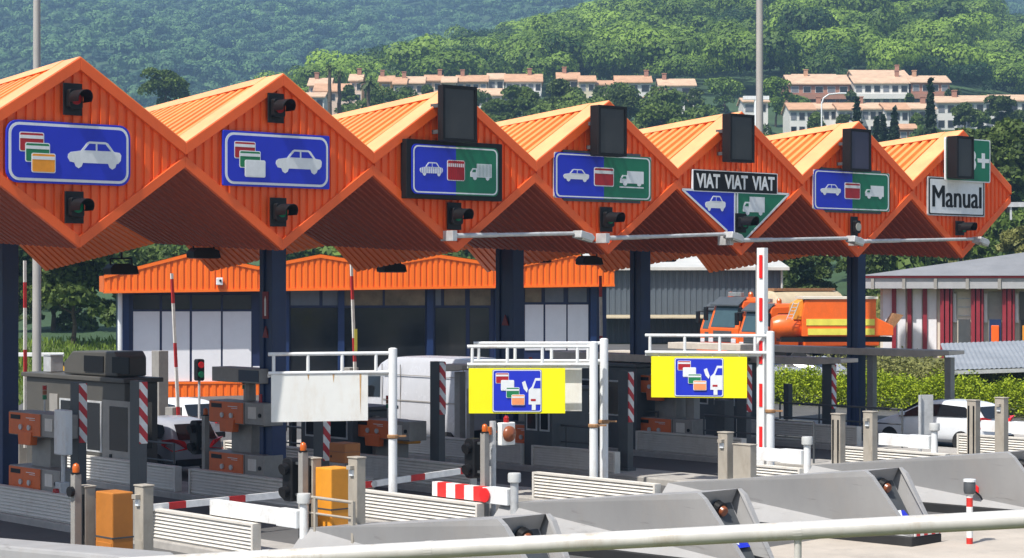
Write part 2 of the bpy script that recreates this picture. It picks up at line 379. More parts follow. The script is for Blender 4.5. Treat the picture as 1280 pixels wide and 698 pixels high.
def truck_sym(cx, cz, w, h, y, parent, winmat, slat=0, ramp=False):
    P = [(-.5,-.30),(-.5,-.02),(-.40,.22),(-.20,.22),(-.20,.5),(.5,.5),(.5,-.32),(.40,-.32),(.38,-.44),(.31,-.5),(.24,-.44),(.22,-.32),(-.20,-.32),(-.22,-.44),(-.29,-.5),(-.36,-.44),(-.38,-.32)]
    m = MB(); m.pxz([(cx+x*w, cz+z*h) for x, z in P], y, y+.006)
    if ramp: m.box(cx-w*.52, cx+w*.5, y, y+.006, cz-h*.62, cz-h*.54)
    o = m.build('truck_symbol', WHITE, parent)
    g = MB(); g.pxz([(cx+x*w, cz+z*h) for x, z in [(-.43,-.02),(-.36,.14),(-.25,.14),(-.25,-.02)]], y-.004, y+.001)
    if slat:
        for i in range(slat):
            x = cx-w*.18+w*.66*(i+.5)/slat; g.box(x-.004, x+.004, y-.003, y+.001, cz-h*.28, cz+h*.46)
    g.build('window_mark', winmat, o)
def card(cx, cz, w, h, y, parent, mat, bar=True, slat=False, rim=True):
    m = MB()
    if rim: m.pxz(rrect(w, h, h*.10, 3, cx, cz), y+.001, y+.006, 0)
    e = w*.035 if rim else 0
    m.pxz(rrect(w-2*e, h-2*e, h*.08, 3, cx, cz), y-.003, y+.004, 1)
    if bar: m.box(cx-w/2+e, cx+w/2-e, y-.006, y+.001, cz+h*.17, cz+h*.34, 0)
    m.build('card', [WHITE, mat], parent)
def poly_half(w, h, r, side):
    P = rrect(w, h, r)
    out = [(x, z) for x, z in P if (x < 0) == (side < 0)]
    if side < 0: out = [(0, h/2)]+out+[(0, -h/2)]
    else: out = [p for p in P[:6]]+[(0, h/2), (0, -h/2)]+[p for p in P[18:]]
    return out
def board(name, label, pxl, pxr, pyc, hpx, v=-.13, kind='round', back=None):
    """a rectangular sign on the canopy front, from where it meets the sight lines of its two ends"""
    u0, u1 = fac(pxl, v), fac(pxr, v); uc = (u0+u1)/2; d = depth(uc, v)
    z = zat(pyc, d); w = u1-u0; h = hpx*d/FPX
    t = thing(name, label, 'sign', W(uc, v, z)); return t, w, h
# 1: rounded blue sign, cards and car
def blue_sign(label, pxl, pxr, pyc, hpx, rounded, third, plate):
    t, w, h = board('lane_sign', label, pxl, pxr, pyc, hpx)
    r = h*.2 if rounded else .03
    m = MB(); m.pxz(rrect(w, h, r), -.0, .05); m.build('panel', BLUE, t, bevel=.004, seg=1)
    m = MB(); m.pxz(rrect(w*.965, h*.93, h*.18), -.006, .0); b = m.build('border', WHITE, t)
    m = MB(); m.pxz(rrect(w*.925, h*.84, h*.14), -.011, -.0055); m.build('field', BLUE, t)
    cw, ch = w*.195, h*.315
    for i, (mt, br) in enumerate(((RED, 1), (CARDG, 1), (third, 1 if third is CARDO else 0))):
        card(-w*.305+i*w*.045, h*.155-i*h*.165, cw*(1 if i < 2 else .98), ch, -.014-.008*i, t, mt, br)
    car_sym(w*.20, -h*.02, w*.44, h*.46, -.016, t, BLUE)
blue_sign('rounded blue sign with a white car and a fan of red, green and orange cards', 8, 163, 192, 77, True, CARDO, 1)
blue_sign('square cornered blue sign showing a white car and cards, the frontmost card plain white', 279, 412, 200.5, 68, False, WHITE, 0)
# 3,4,6: blue and green halves
def two_tone(label, pxl, pxr, pyc, hpx, box=False, slat=0, ramp=False):
    t, w, h = board('lane_sign', label, pxl, pxr, pyc, hpx, v=-.13 if not box else -.26)
    if box:
        m = MB(); m.box(-w/2, w/2, .0, .20, -h/2, h/2); m.build('light_box', BLACK, t, bevel=.015)
        w *= .90; h *= .84; y = -.02
    else:
        m = MB(); m.pxz(rrect(w, h, .05), 0, .05); m.build('panel', GALV, t); y = -.002
        m = MB(); m.box(-w*.40, w*.40, .05, .075, -h*.56, -h*.46); m.box(-w*.40, w*.40, .05, .075, h*.46, h*.56); m.build('mounting_rail', DARKG, t)
    W_, H_ = w, h
    m = MB(); m.pxz(poly_half(W_, H_, h*.12, -1), y, y+.02); m.build('blue_half', BLUE, t)
    m = MB(); m.pxz(poly_half(W_, H_, h*.12, 1), y, y+.02); m.build('green_half', GREEN, t)
    m = MB(); o = rrect(W_*.975, H_*.95, h*.12); i_ = rrect(W_*.945, H_*.895, h*.10); n = len(o)
    m.add([(x, y-.006, z) for x, z in o]+[(x, y-.006, z) for x, z in i_], [(k, (k+1) % n, n+(k+1) % n, n+k) for k in range(n)]); m.build('border', WHITE, t)
    car_sym(-w*.285, h*.0, w*.26, h*.29, y-.012, t, BLUE, slat)
    card(-w*.002, 0, w*.205, h*.42, y-.012, t, RED)
    if slat:
        s = MB()
        for k in range(9): s.box(-w*.1+w*.2*(k+.5)/9-.007, -w*.1+w*.2*(k+.5)/9+.007, y-.022, y-.018, -h*.20, h*.20)
        s.build('shutter_line', RED, t)
    truck_sym(w*.29, -.01*h, w*.25, h*.34, y-.012, t, GREEN, slat, ramp)
    return t
two_tone('blue and green lane sign set in a deep black light box', 508, 628, 213.5, 73, True, 10)
two_tone('flat blue and green sign whose truck stands on a white line', 693, 814, 221.5, 56, False, 0, True)
two_tone('small blue and green sign with car, red card and truck on the gable before Manual', 1017, 1112, 239, 49)
# 5: VIAT plate and the cut-off sign below it
t, w, h = board('text_sign', 'black plate with white letters VIAT VIAT VIAT', 866, 972, 228, 27)
m = MB(); m.pxz(rrect(w, h, .03), 0, .05); m.build('panel', WHITE, t)
m = MB(); m.pxz(rrect(w*.98, h*.92, .02), -.006, 0); m.build('field', BLACK, t)
for i in range(3): textmesh('VIAT', w*.27, h*.66, w*(-.325+.325*i), 0, -.009, WHITE, 'lettering', t, .03)
v = -.125; uc = fac(919.5, v); zc = zat(265, depth(uc, v))
t = thing('lane_sign', 'blue and green sign cut to a point under the VIAT plate', 'sign', W(uc, v, zc))
def P2(pts): return [(fac(px, v)-uc, zat(py, depth(fac(px, v), v))-zc) for px, py in pts]
m = MB(); m.pxz(P2([(853, 237), (919, 239.5), (919, 292), (909, 289)]), 0, .05); m.build('blue_half', BLUE, t)
m = MB(); m.pxz(P2([(921, 239.5), (986, 243), (930, 301), (921, 298)]), 0, .05); m.build('green_half', GREEN, t)
m = MB()
for (a_, b_) in (((853,237),(919,239.5)), ((853,237),(909,289)), ((921,239.5),(986,243)), ((986,243),(930,301)), ((918.5,240),(918.5,292)), ((921.7,240),(921.7,298))):
    (x0,z0),(x1,z1) = P2([a_, b_]); dx, dz = x1-x0, z1-z0; q = math.hypot(dx, dz); nx, nz = -dz/q*.028, dx/q*.028
    m.pxz([(x0+nx,z0+nz),(x1+nx,z1+nz),(x1-nx,z1-nz),(x0-nx,z0-nz)], -.006, .0)
m.build('border', WHITE, t)
cx = P2([(894, 255)])[0]; tx = P2([(942, 258)])[0]
car_sym(cx[0], cx[1], .80, .42, -.012, t, BLUE); truck_sym(tx[0], tx[1], .88, .50, -.012, t, GREEN)
# 7: Manual
t, w, h = board('text_sign', 'white sign with the black word Manual on the last gable', 1160, 1231, 246.5, 48)
m = MB(); m.pxz(rrect(w, h, .05), 0, .05); m.build('panel', GALV, t)
m = MB(); m.pxz(rrect(w*.97, h*.94, .05), -.006, 0); m.build('border', BLACK, t)
m = MB(); m.pxz(rrect(w*.93, h*.88, .04), -.011, -.0055); m.build('field', WHITE, t)
textmesh('Manual', w*.85, h*.56, -w*.008, 0, -.014, BLACK, 'lettering', t, 0.); textmesh('Manual', w*.85, h*.56, w*.008, 0, -.018, BLACK, 'lettering', t, 0.)
t, w, h = board('text_sign', 'green sign with a white 3+ half hidden behind the black display above the Manual sign', 1182, 1238, 200.5, 54, v=-.22)
m = MB(); m.pxz(rrect(w, h, .06), 0, .05); m.build('panel', WHITE, t)
m = MB(); m.pxz(rrect(w*.95, h*.95, .05), -.006, 0); m.build('field', GREEN, t)
textmesh('3+', w*.50, h*.50, w*.215, 0, -.009, WHITE, 'lettering', t, .03)
for s in (-.3, .3): m = MB(); m.box(s*w-.03, s*w+.03, .05, .2, -h*.4, -h*.3); m.build('bracket', GALV, t)

# ------------------------------------------------------------------ traffic signals and display boards on the canopy front
def signal(label, px, py, wpx, hpx, lens, dx=0., visor=True, slim=False):
    v = -.12; u = fac(px, v); d = depth(u, v); h = hpx*d/FPX; w = .42 if not slim else .30
    t = thing('traffic_signal', label, 'traffic signal', W(u, v, zat(py, d)), group='signals fixed to the canopy front')
    m = MB(); m.box(-w/2, w/2, -.04, .0, -h/2, h/2); m.build('backboard', BLACK, t, bevel=.006, seg=1)
    m = MB(); m.pxz(rrect(w*.72, h*.62, .06), -.17, -.041); m.build('housing', BLACK, t, bevel=.01)
    m = MB(); m.discy(0, 0, .115, -.185, -.171); m.build('lens', lens, t)
    if visor:
        # cowl: an open half tube with thickness reaching out over the lens
        n = 14; r0, r1 = .175, .16; a0, a1 = R(-25), R(205); secs = []
        for (y, rr_) in ((-.17, r0), (-.58, r0*.95), (-.58, r1*.95), (-.17, r1)):
            secs.append([(rr_*math.cos(a0+(a1-a0)*i/n), y+(.10*(1-math.sin(a0+(a1-a0)*i/n)) if y < -.2 else 0)*.6, rr_*math.sin(a0+(a1-a0)*i/n)) for i in range(n+1)])
        m = MB(); m.loft(secs+[secs[0]], caps=False, closed=False); m.build('visor', BLACK, t, smooth=35)
    m = MB(); m.tube((0, 0, 0), (0, .12, 0), .04); m.build('bracket', BLACK, t)
signal('traffic signal with a red lens above the rounded blue sign', 90, 124.5, 28, 40, LENSR)
signal('traffic signal with a green lens below the rounded blue sign', 92, 259.5, 28, 40, LENSG)
signal('traffic signal with a red lens above the square cornered blue sign', 344, 135.5, 24, 37, LENSR)
signal('traffic signal with a green lens below the square cornered blue sign', 347, 265.5, 24, 36, LENSG)
signal('hooded signal with a green lens below the black boxed sign', 567, 270.5, 22, 34, LENSG)
signal('hooded signal below the flat sign whose truck stands on a line', 757, 274.5, 20, 31, LENSG)
signal('hooded signal at the point of the sign under the VIAT plate', 925, 279, 17, 24, LENSG)
signal('slim hoodless signal with a big pale lens', 1067, 284, 12, 26, LENSW, visor=False, slim=True)
signal('hooded signal below the Manual sign', 1199, 285.5, 12, 18, LENSG)
def display(label, px, py, wpx, hpx, dep, scr=None):
    v = -.62; u = fac(px, v); d = depth(u, v); h = hpx*d/FPX; wd = wpx
    t = thing('display_board', label, 'display board', W(u, v, zat(py, d)), group='dark display boards on the canopy front')
    m = MB(); m.box(-wd/2, wd/2, 0, dep, -h/2, h/2); m.build('case', BLACK, t, bevel=.02)
    m = MB(); fr = .07
    m.pxz([(-wd/2, -h/2), (wd/2, -h/2), (wd/2, -h/2+fr), (-wd/2, -h/2+fr)], -.035, -.001); m.pxz([(-wd/2, h/2-fr), (wd/2, h/2-fr), (wd/2, h/2), (-wd/2, h/2)], -.035, -.001)
    m.pxz([(-wd/2, -h/2+fr), (-wd/2+fr, -h/2+fr), (-wd/2+fr, h/2-fr), (-wd/2, h/2-fr)], -.035, -.001); m.pxz([(wd/2-fr, -h/2+fr), (wd/2, -h/2+fr), (wd/2, h/2-fr), (wd/2-fr, h/2-fr)], -.035, -.001)
    m.build('front_frame', BLACK, t)
    m = MB(); m.box(-wd/2+fr+.005, wd/2-fr-.005, -.012, -.001, -h/2+fr+.005, h/2-fr-.005); m.build('screen', scr or SCREEN, t)
    for s in (-.3, .3):
        for q in (-.35, .12): m = MB(); m.box(s*wd-.03, s*wd+.03, dep, .62, h*q, h*(q+.07)); m.build('bracket', DARKG, t)
display('tall dark display board standing on the black boxed sign', 574, 142.5, 1.04, 70, .16)
display('tall dark display board above the flat sign whose truck stands on a line', 765, 164, .98, 63, .28)
display('tall dark display board above the VIAT plate', 927, 173, .96, 60, .26)
display('dark display board with a bluish screen above the small blue and green sign', 1075, 188, .93, 53, .26, SCREEN2)
display('dark display board above the Manual sign, in front of the green 3+', 1206, 197, .84, 53, .34)
# horizontal light booms along the front, one from each gable point across the next lane
def boom(label, pxa, pya, pxb, pyb):
    v = -.35; ua, ub = fac(pxa, v), fac(pxb, v); za = zat(pya, depth(ua, v)); zb = zat(pyb, depth(ub, v)); z = za
    t = thing('lamp_boom', label, 'lamp arm', W(ua, v, za), group='pale horizontal arms in front of the gable points')
    w = ub-ua; dz = zb-za
    m = MB(); m.tube((0,0,0), (w,0,dz), .05, .05, 12); m.tube((0,0,0), (w*.35,0,dz*.35), .06, None, 12); m.build('tube', GALV, t, smooth=40)
    m = MB(); m.box(-.07, .07, -.08, .36, -.12, .12); m.build('wall_plate', GALV, t, bevel=.01)
    f = MB(); f.pxz([(-.22,-.09),(.22,-.09),(.28,.02),(.16,.09),(-.22,.09)], -.16, .16); f.xf(Matrix.Translation((w+.25, -.1, dz-.06)) @ Matrix.Rotation(R(12), 4, 'Y'))
    f.build('floodlight', GALV, t, bevel=.02)
    g = MB(); g.box(-.16, .18, -.165, -.05, -.07, -.02); g.xf(Matrix.Translation((w+.25, -.1, dz-.12)) @ Matrix.Rotation(R(12), 4, 'Y')); g.build('lamp_glass', LENSW, t)
boom('pale lamp arm starting under the black boxed sign', 566, 295, 716, 292)
boom('pale lamp arm starting under the sign whose truck stands on a line', 757, 298, 905, 293)
boom('pale lamp arm starting under the VIAT sign', 912, 301, 1058, 298)
boom('pale lamp arm starting at the gable with the slim pale lens signal', 1072, 302, 1216, 299)
# black floodlights hung under the back of the canopy
def under_lamp(label, px, py, v, yaw=0.):
    u = fac(px, v); d = depth(u, v); z = zat(py, d); top = botz(u, v)
    t = thing('floodlight', label, 'floodlight', W(u, v, z), ROT+yaw, 'black floodlights hung below the soffit')
    m = MB(); m.pxz([(-.42,-.10),(.42,-.10),(.36,.10),(.12,.17),(-.30,.17),(-.44,.05)], -.20, .20); m.build('housing', BLACK, t, bevel=.03)
    m = MB(); m.path([(-.32,0,.05),(-.34,0,.30),(.30,0,.30),(.32,0,.05)], .022); m.tube((0,0,.30), (0,0,max(top-z, .35)), .03); m.build('bracket', BLACK, t)
    m = MB(); m.box(-.36, .36, -.16, .16, -.115, -.101); m.build('lamp_glass', GLASS, t)
for lab, px, py, v in (('black floodlight under the soffit above the grey booth', 152, 338, 9.6), ('black floodlight under the soffit before the wall with four white panels', 255, 318, 9.0),
        ('black floodlight hanging above the raised arm with the yellow label', 490, 336, 9.8), ('black floodlight against the column beside the white panels', 672, 324, 8.6),
        ('small black floodlight above the twin gantry posts', 737, 327, 8.6), ('black floodlight before the slate shed', 829, 323, 8.0), ('black floodlight beside the raised striped arm', 985, 320, 7.5)):
    under_lamp(lab, px, py, v)
# ------------------------------------------------------------------ islands between the lanes (setting), their concrete noses and louvred side walls
def loc(u, v, dz=0.): return W(u, v, gz(u)+dz)
for k in range(-1, 7):
    m = MB(); m.pxy([(-.85, -4.9), (.85, -4.9), (.85, 15), (.5, 16.2), (-.5, 16.2), (-.85, 15)], -.3, .15)
    o = m.build('kerb_island', KERB, None, bevel=.03); o.location = loc(5*k, 0); o.rotation_euler = (0, 0, ROT); tag(o, kind='structure')
def nose(k, label, vend=-11.5, vtop=-10.65, v0=-4.9, du=0.):
    u = 5*k+du; t = thing('island_nose', label, 'crash barrier', loc(u, 0), ROT, 'grey concrete noses of the toll islands')
    x0, xb, x1 = .46, 1.0, .62; zt0, zt1 = .78, 1.44; zb = .19
    cut = 1.05                                               # the wings run on past the recessed front
    m = MB()
    def side(s):
        TL = (s*x0, v0, zt0); BL = (s*xb, v0, zb); BR = (s*.42, vend+.12, zb); TR = (s*x1, vtop+.16, zt1); TF = (s*x1, vtop, zt1-.10); BF = (s*.42, vend, zb+.0); KR = (s*.58, vtop-.15, zt1-.30)
        return TL, BL, BR, TR, TF, BF, KR
    for s in (-1, 1):
        TL, BL, BR, TR, TF, BF, KR = side(s); q = s*.11
        i = lambda p: (p[0]-q, p[1], p[2])
        # outer faces: lit lower triangle, upright upper face; inner face of the wing
        vs = [TL, BL, BF, TR, TF, KR]
        fs = [(0, 1, 2), (0, 2, 5, 4, 3)]
        m.add(vs, fs if s > 0 else [f[::-1] for f in fs])
        e = [TR, TF, KR, BF]; ei = [i(p) for p in e]
        m.add(e+ei, [(0, 1, 5, 4), (1, 2, 6, 5), (2, 3, 7, 6), (4, 5, 6, 7)])
    a, b = side(-1), side(1)
    w = .11
    m.add([a[0], b[0], b[3], a[3]], [(0, 1, 2, 3)])                       # top
    m.add([a[0], b[0], b[1], a[1]], [(0, 3, 2, 1)])                       # back
    bx0, bx1 = -x1+w+.01, x1-w-.01
    m.add([(bx0, vtop+.16, zt1), (bx1, vtop+.16, zt1), (bx1, vtop+.30, zt1-.28), (bx0, vtop+.30, zt1-.28)], [(0, 1, 2, 3)])
    m.add([(bx0, vtop+.30, zt1-.28), (bx1, vtop+.30, zt1-.28), (.32, vend+.42, zb), (-.32, vend+.42, zb)], [(0, 1, 2, 3)])
    m.build('concrete_body', CONC, t, fix=False)
    m = MB(); m.pxy([(-.98, v0), (-.50, vend-.06), (.50, vend-.06), (.98, v0)], -.05, .185); m.build('rubber_skirt', RUBBER, t, bevel=.02)
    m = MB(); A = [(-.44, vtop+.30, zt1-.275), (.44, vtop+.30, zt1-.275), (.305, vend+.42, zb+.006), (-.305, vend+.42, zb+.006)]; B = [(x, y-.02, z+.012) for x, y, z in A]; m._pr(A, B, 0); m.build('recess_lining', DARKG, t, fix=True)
    m = MB(); m.tube((0, vtop+.12, zt1-.36), (0, vtop+.02, zt1-.40), .105, .09, 18); m.build('lamp', BROWNL, t, bevel=.02)
    m = MB(); m.tube((0, vtop+.24, zt1-.32), (0, vtop+.10, zt1-.37), .15, .15, 18); m.build('lamp_ring', BLACK, t)
    # blue arrow plate in the recess
    def on(x, s, off=0.): return (x, vtop+.24+s*(vend+.38-vtop-.24)-off*.9, (zt1-.53)+s*(zb+.10-zt1+.53)+off*.5)
    m = MB(); A = [on(-.27, .15), on(.27, .15), on(.27, .82), on(-.27, .82)]; B = [on(-.27, .15, .03), on(.27, .15, .03), on(.27, .82, .03), on(-.27, .82, .03)]; m._pr(A, B, 0); ap = m.build('arrow_plate', BLUE, t, fix=True)
    pts = [(-.04,.25),(.04,.25),(.04,.5),(.16,.5),(0,.75),(-.16,.5),(-.04,.5)]
    m = MB(); m._pr([on(x, s, .031) for x, s in pts], [on(x, s, .04) for x, s in pts], 0); m.build('arrow', WHITE, ap, fix=True)
    if k == 2:
        m = MB(); m.box(-.42, .42, vend-.085, vend-.062, .20, .55); m.build('chevron_plate', stripes('red chevrons', (.8,.8,.78), (.6,.015,.02), (1,0,0), .25, .5), t)
    return t
nose(0, 'concrete nose with an amber lamp and blue arrow, in front of the white board gantry')
nose(1, 'concrete nose with its amber lamp seen just below the outer yellow board')
nose(2, 'concrete nose with a small red and white chevron plate at its foot')
n3 = nose(3, 'concrete nose behind the striped bollard, a small red tag on its side')
m = MB(); m.pyz([(-9.62,.70),(-9.50,.62),(-9.50,.50),(-9.74,.50),(-9.74,.62)], -.62, -.585); m.build('red_tag', REDB, n3)
# the low rounded guard in the corner nearest the camera
def louvre(k, va, vb, label, dx=-.72, h=.62, mat=LOUV, z0=.15):
    t = thing('louvred_barrier', label, 'barrier wall', loc(5*k, va), ROT, 'slatted guard walls along the toll islands')
    n = 7; P = [(dx+.12, z0), (dx+.12, z0+h)]
    zz = z0+h
    for i in range(n):
        a = z0+h-.05-(h-.08)*i/n; b = z0+h-.05-(h-.08)*(i+1)/n
        P += [(dx+.0, a), (dx-.045, b+.012), (dx+.0, b+.004)]
    P += [(dx, z0)]
    m = MB(); m._pr([(x, .05, z) for x, z in P], [(x, vb-va-.05, z) for x, z in P], 0); m.build('slats', mat, t, fix=True)
    m = MB()
    for y in (0, vb-va-.06): m.box(dx-.06, dx+.14, y, y+.06, z0, z0+h+.01)
    m.box(dx-.05, dx+.14, .061, vb-va-.061, z0+h-.035, z0+h+.012); m.build('end_frame', mat, t)
    return t
LV = [(-1,-4.6,-.9,'slatted wall below the orange crates, at the lower edge of the picture'),(-1,1.0,7.5,'shaded slatted wall in the bottom corner under the striped payment machines'),
 (0,-3.6,.75,'sunlit slatted wall under the peeling white bar'),(0,1.6,7.8,'slatted wall at the foot of the two striped posts before the grey booth'),
 (1,-4.5,-.4,'sunlit slatted wall around the foot of the lone white gantry post'),(1,.8,6.2,'shaded slatted wall behind the white striped arm near the orange payment machine'),(1,6.8,13,'shaded slatted wall below the silver car'),
 (2,-4.8,-.8,'sunlit slatted wall at the foot of the twin gantry posts'),(2,1.4,6.0,'shaded slatted wall under the signal with the square white face'),(2,6.4,12,'shaded slatted wall beneath the white van'),
 (3,-4.8,-3.1,'short sunlit slatted wall right of the raised striped arm'),(3,1.4,4.6,'shaded slatted wall under the second yellow board'),(3,5.0,10,'dim slatted wall deep under the canopy behind the first yellow board'),
 (4,-5.4,-2.0,'sunlit slatted wall in front of the grey sign plate seen from behind'),(4,1.4,5.5,'shaded slatted wall between the two outer cable beams'),(5,-5.5,-2.2,'sunlit slatted wall below the white car'),(5,1.3,6,'shaded slatted wall near the hedge')]
for k, a, b, lb in LV: louvre(k, a, b, lb, h=.60 if k < 3 else .55)

# ------------------------------------------------------------------ swing bars: a box beam on the island wall with a capped pivot post
def swing(k, pxp, pxf, label, mat=PAINTW, zb=.80, du=-.55, h=.34, striped=False):
    vp, vfar = vat(pxp, 5*k+du), vat(pxf, 5*k+du-.1)
    t = thing('swing_bar', label, 'barrier', loc(5*k+du, vp), ROT, 'white box bars with capped posts on the toll islands')
    m = MB(); m.tube((0,0,0), (0,0,zb+.56), .085, None, 14); m.build('pivot_post', PAINTW if not striped else GALV, t, smooth=40)
    m = MB(); m.lathe([(.0,.06),(.125,.05),(.135,.02),(.135,-.13),(.10,-.15),(.0,-.15)][::-1], (0,0,zb+.60), 16); m.build('cap', pm('grey cap', (.50,.51,.50), .5, var=.08), t, smooth=40)
    m = MB(); m.box(-.11, .11, .10, .75, zb-.02, zb+h-.02); m.build('hinge_box', PAINTW, t, bevel=.01)
    m = MB(); m.box(-.10, .10, .75, vfar-vp, zb, zb+h-.04); m.build('beam', mat, t, bevel=.008)
    if striped:
        n = MB(); n.discy(0, zb+.15, .15, -.0, .03); n.xf(Matrix.Translation((-.135, .75, 0)) @ Matrix.Rotation(R(90), 4, 'Z')); n.build('reflector', REDB, t)
swing(0, 380, 262, 'white bar with badly peeling paint on the island nearest the ochre cabinet', PEEL)
swing(1, 643, 540, 'bar with broad red and white blocks beside the square signal lamp', stripes('red and white blocks', (.82,.80,.77), (.80,.035,.03), (0,1,0), .58, .5), .80, -.5, .34, True)
swing(3, 1009, 913, 'plain white bar right behind the raised striped arm', PAINTW, .82)
swing(4, 1168, 1098, 'white bar with a post shadow on it, before the white car', PAINTW, .82)
swing(5, 1296, 1226, 'white bar at the picture edge behind the white car', PAINTW, .82)

# ------------------------------------------------------------------ tan cabinets
def cabinet(k, v, h, label, w=.36, dy=.42, slots=False, lamp=False, du=-.1, mat=CONC_T):
    t = thing('control_cabinet', label, 'cabinet', loc(5*k+du, v, .1), ROT, 'tall tan cabinets on the toll islands')
    m = MB(); m.box(-w/2, w/2, -dy/2, dy/2, 0, h); m.build('body', mat, t, bevel=.012)
    m = MB(); m.box(-w/2-.015, w/2+.015, -dy/2-.015, dy/2+.015, h+.001, h+.03); m.build('lid', mat, t, bevel=.01)
    if slots:
        m = MB()
        for y in (-dy*.28, dy*.28): m.box(-w/2-.012, -w/2+.02, y-.022, y+.022, .25, h-.12)
        m.build('slot', BLACK, t)
    if lamp:
        m = MB(); m.box(-w/2-.10, -w/2-.001, -.06, .06, h-.20, h-.13); m.build('lamp_hood', mat, t)
        m = MB(); m.box(-w/2-.04, -w/2-.001, -.05, .05, h-.32, h-.21); m.build('sensor', WHITE, t)
    m = MB(); m.box(-w/2-.008, -w/2+.01, -dy*.42, dy*.42, .12, h*.55); m.build('door', mat, t)
    return t
for k, px, h, lb, sl, la in ((-1,108,1.85,'dark slotted cabinet below the first striped post',True,False),(-1,180,2.0,'tan cabinet below the second striped post, right of the orange crate',False,True),
    (0,391,1.95,'slotted cabinet left of the ochre cabinet, behind the capped post of the peeling bar',True,False),(0,446,2.05,'tall tan cabinet between the ochre cabinet and the lone gantry post',False,True),
    (2,907,1.85,'tan cabinet with a little lamp, left of the raised striped arm',False,True),(2,931,1.62,'short wide tan cabinet touching the raised striped arm',False,False),
    (3,1048,1.90,'tan cabinet with two dark slots',True,False),(3,1088,2.0,'tan cabinet with a little lamp, just left of the bar with a shadow on it',False,True),
    (4,1217,1.95,'slotted tan cabinet in front of the tail of the white car',True,False),(4,1252,2.05,'tan cabinet at the picture edge behind the white car',False,True)):
    cabinet(k, vat(px, 5*k-.1), h, lb, slots=sl, lamp=la, w=.21, dy=.27 if px != 931 else .50)
# ochre cabinet, crates, boxes
def ochre(k, px, w, dy, h, label, name='machine_cabinet', mat=OCHRE, zb=.1, seam=True, du=0.1):
    v = vat(px, 5*k+du); t = thing(name, label, 'cabinet', loc(5*k+du, v, zb), ROT)
    m = MB(); m.box(-w/2, w/2, -dy/2, dy/2, 0, h); m.build('body', mat, t, bevel=.02)
    m = MB(); m.box(-w/2-.012, -w/2+.01, -dy*.45, dy*.45, .08, h*.52); m.build('door', mat, t, bevel=.006)
    if seam: m = MB(); m.box(-w/2-.006, w/2+.006, -dy/2-.006, dy/2+.006, h*.56, h*.575); m.build('seam', DARKG, t)
    m = MB(); m.box(-w/2-.03, -w/2-.0, dy*.30, dy*.36, h*.25, h*.36); m.build('handle', BLACK, t)
    return t
ochre(0, 417, .5, .5, 1.80, 'ochre yellow cabinet on the island beside the peeling white bar')
ochre(-1, 143, .42, .56, 1.80, 'orange two part crate between the striped posts', 'machine_crate', pm('weathered orange crate', (.46,.165,.022), .55, var=.12, grime=(.3,.12,.02), gamt=.5))
ochre(1, 431, .45, .6, .45, 'small brown orange box below the white board', 'machine_crate', pm('brown orange box', (.36,.13,.03), .55, var=.12), 1.2)
ochre(2, 511, .45, .45, .55, 'small yellow box behind the lone gantry post', 'machine_crate', OCHRE, 1.05)
# brown handrail on the first nose
v0, v1 = vat(404, 0), vat(480, 0)
t = thing('hand_rail', 'low brown two bar handrail before the ochre cabinet', 'railing', loc(0.35-.8, 0, .1), ROT)
m = MB(); m.tube((0,v0,1.28), (0,v1+.35,1.28), .03); m.tube((0,v0,.98), (0,v1+.35,.98), .022); m.build('rail', CONC_T, t)
for q in (v0, v0-.35, v1+.35):
    m = MB(); m.box(-.03, .03, q-.03, q+.03, .0, 1.3); m.build('post', CONC_T, t)

# ------------------------------------------------------------------ dark posts with hazard boards
def striped_post(k, px, pyt, label, w=.21, dy=.36):
    u = 5*k+.1; v = vat(px, u); h = zat(pyt, depth(u, v))-gz(u)
    t = thing('striped_post', label, 'post', loc(u, v), ROT, 'dark island posts with slanted red and white boards')
    m = MB(); m.box(-w/2, w/2, -dy/2, dy/2, .1, h); m.build('post', DARKG, t, bevel=.01)
    m = MB(); m.box(-w/2+.01, w/2-.01, -dy/2-.035, -dy/2-.002, h-1.35, h-.02); m.build('hazard_board', HAZ, t)
    m = MB(); m.box(-w/2-.05, w/2+.05, -dy/2-.05, dy/2+.05, .1, .22); m.build('foot_plate', DARKG, t)
for k, px, py, lb in ((0,98,478,'striped post in front of the grey booth door, nearest the payment machines'),(0,173,476,'striped post at the corner of the grey booth beside the silver car'),
    (1,402,503,'post half hidden below the white board'),(2,547,452,'striped post in front of the white van'),(3,782,464,'striped post below the twin gantries and beside the navy column'),
    (4,930,455,'striped post at the end of the second yellow board'),(5,1036,455,'striped post carrying the end of the shorter cable beam')):
    striped_post(k, px, py, lb)
# plain grey post with a pale box head
t = thing('cabinet_post', 'tall plain grey post before the white wall panels, left of the red and green signal', 'post', loc(10.0, vat(200, 10)), ROT)
m = MB(); m.box(-.17, .17, -.2, .2, .1, zat(446, depth(10, vat(200, 10)))); m.build('post', MIDG, t, bevel=.012); m = MB(); m.box(-.2, .2, -.23, .23, .1, .25); m.build('foot_plate', MIDG, t)

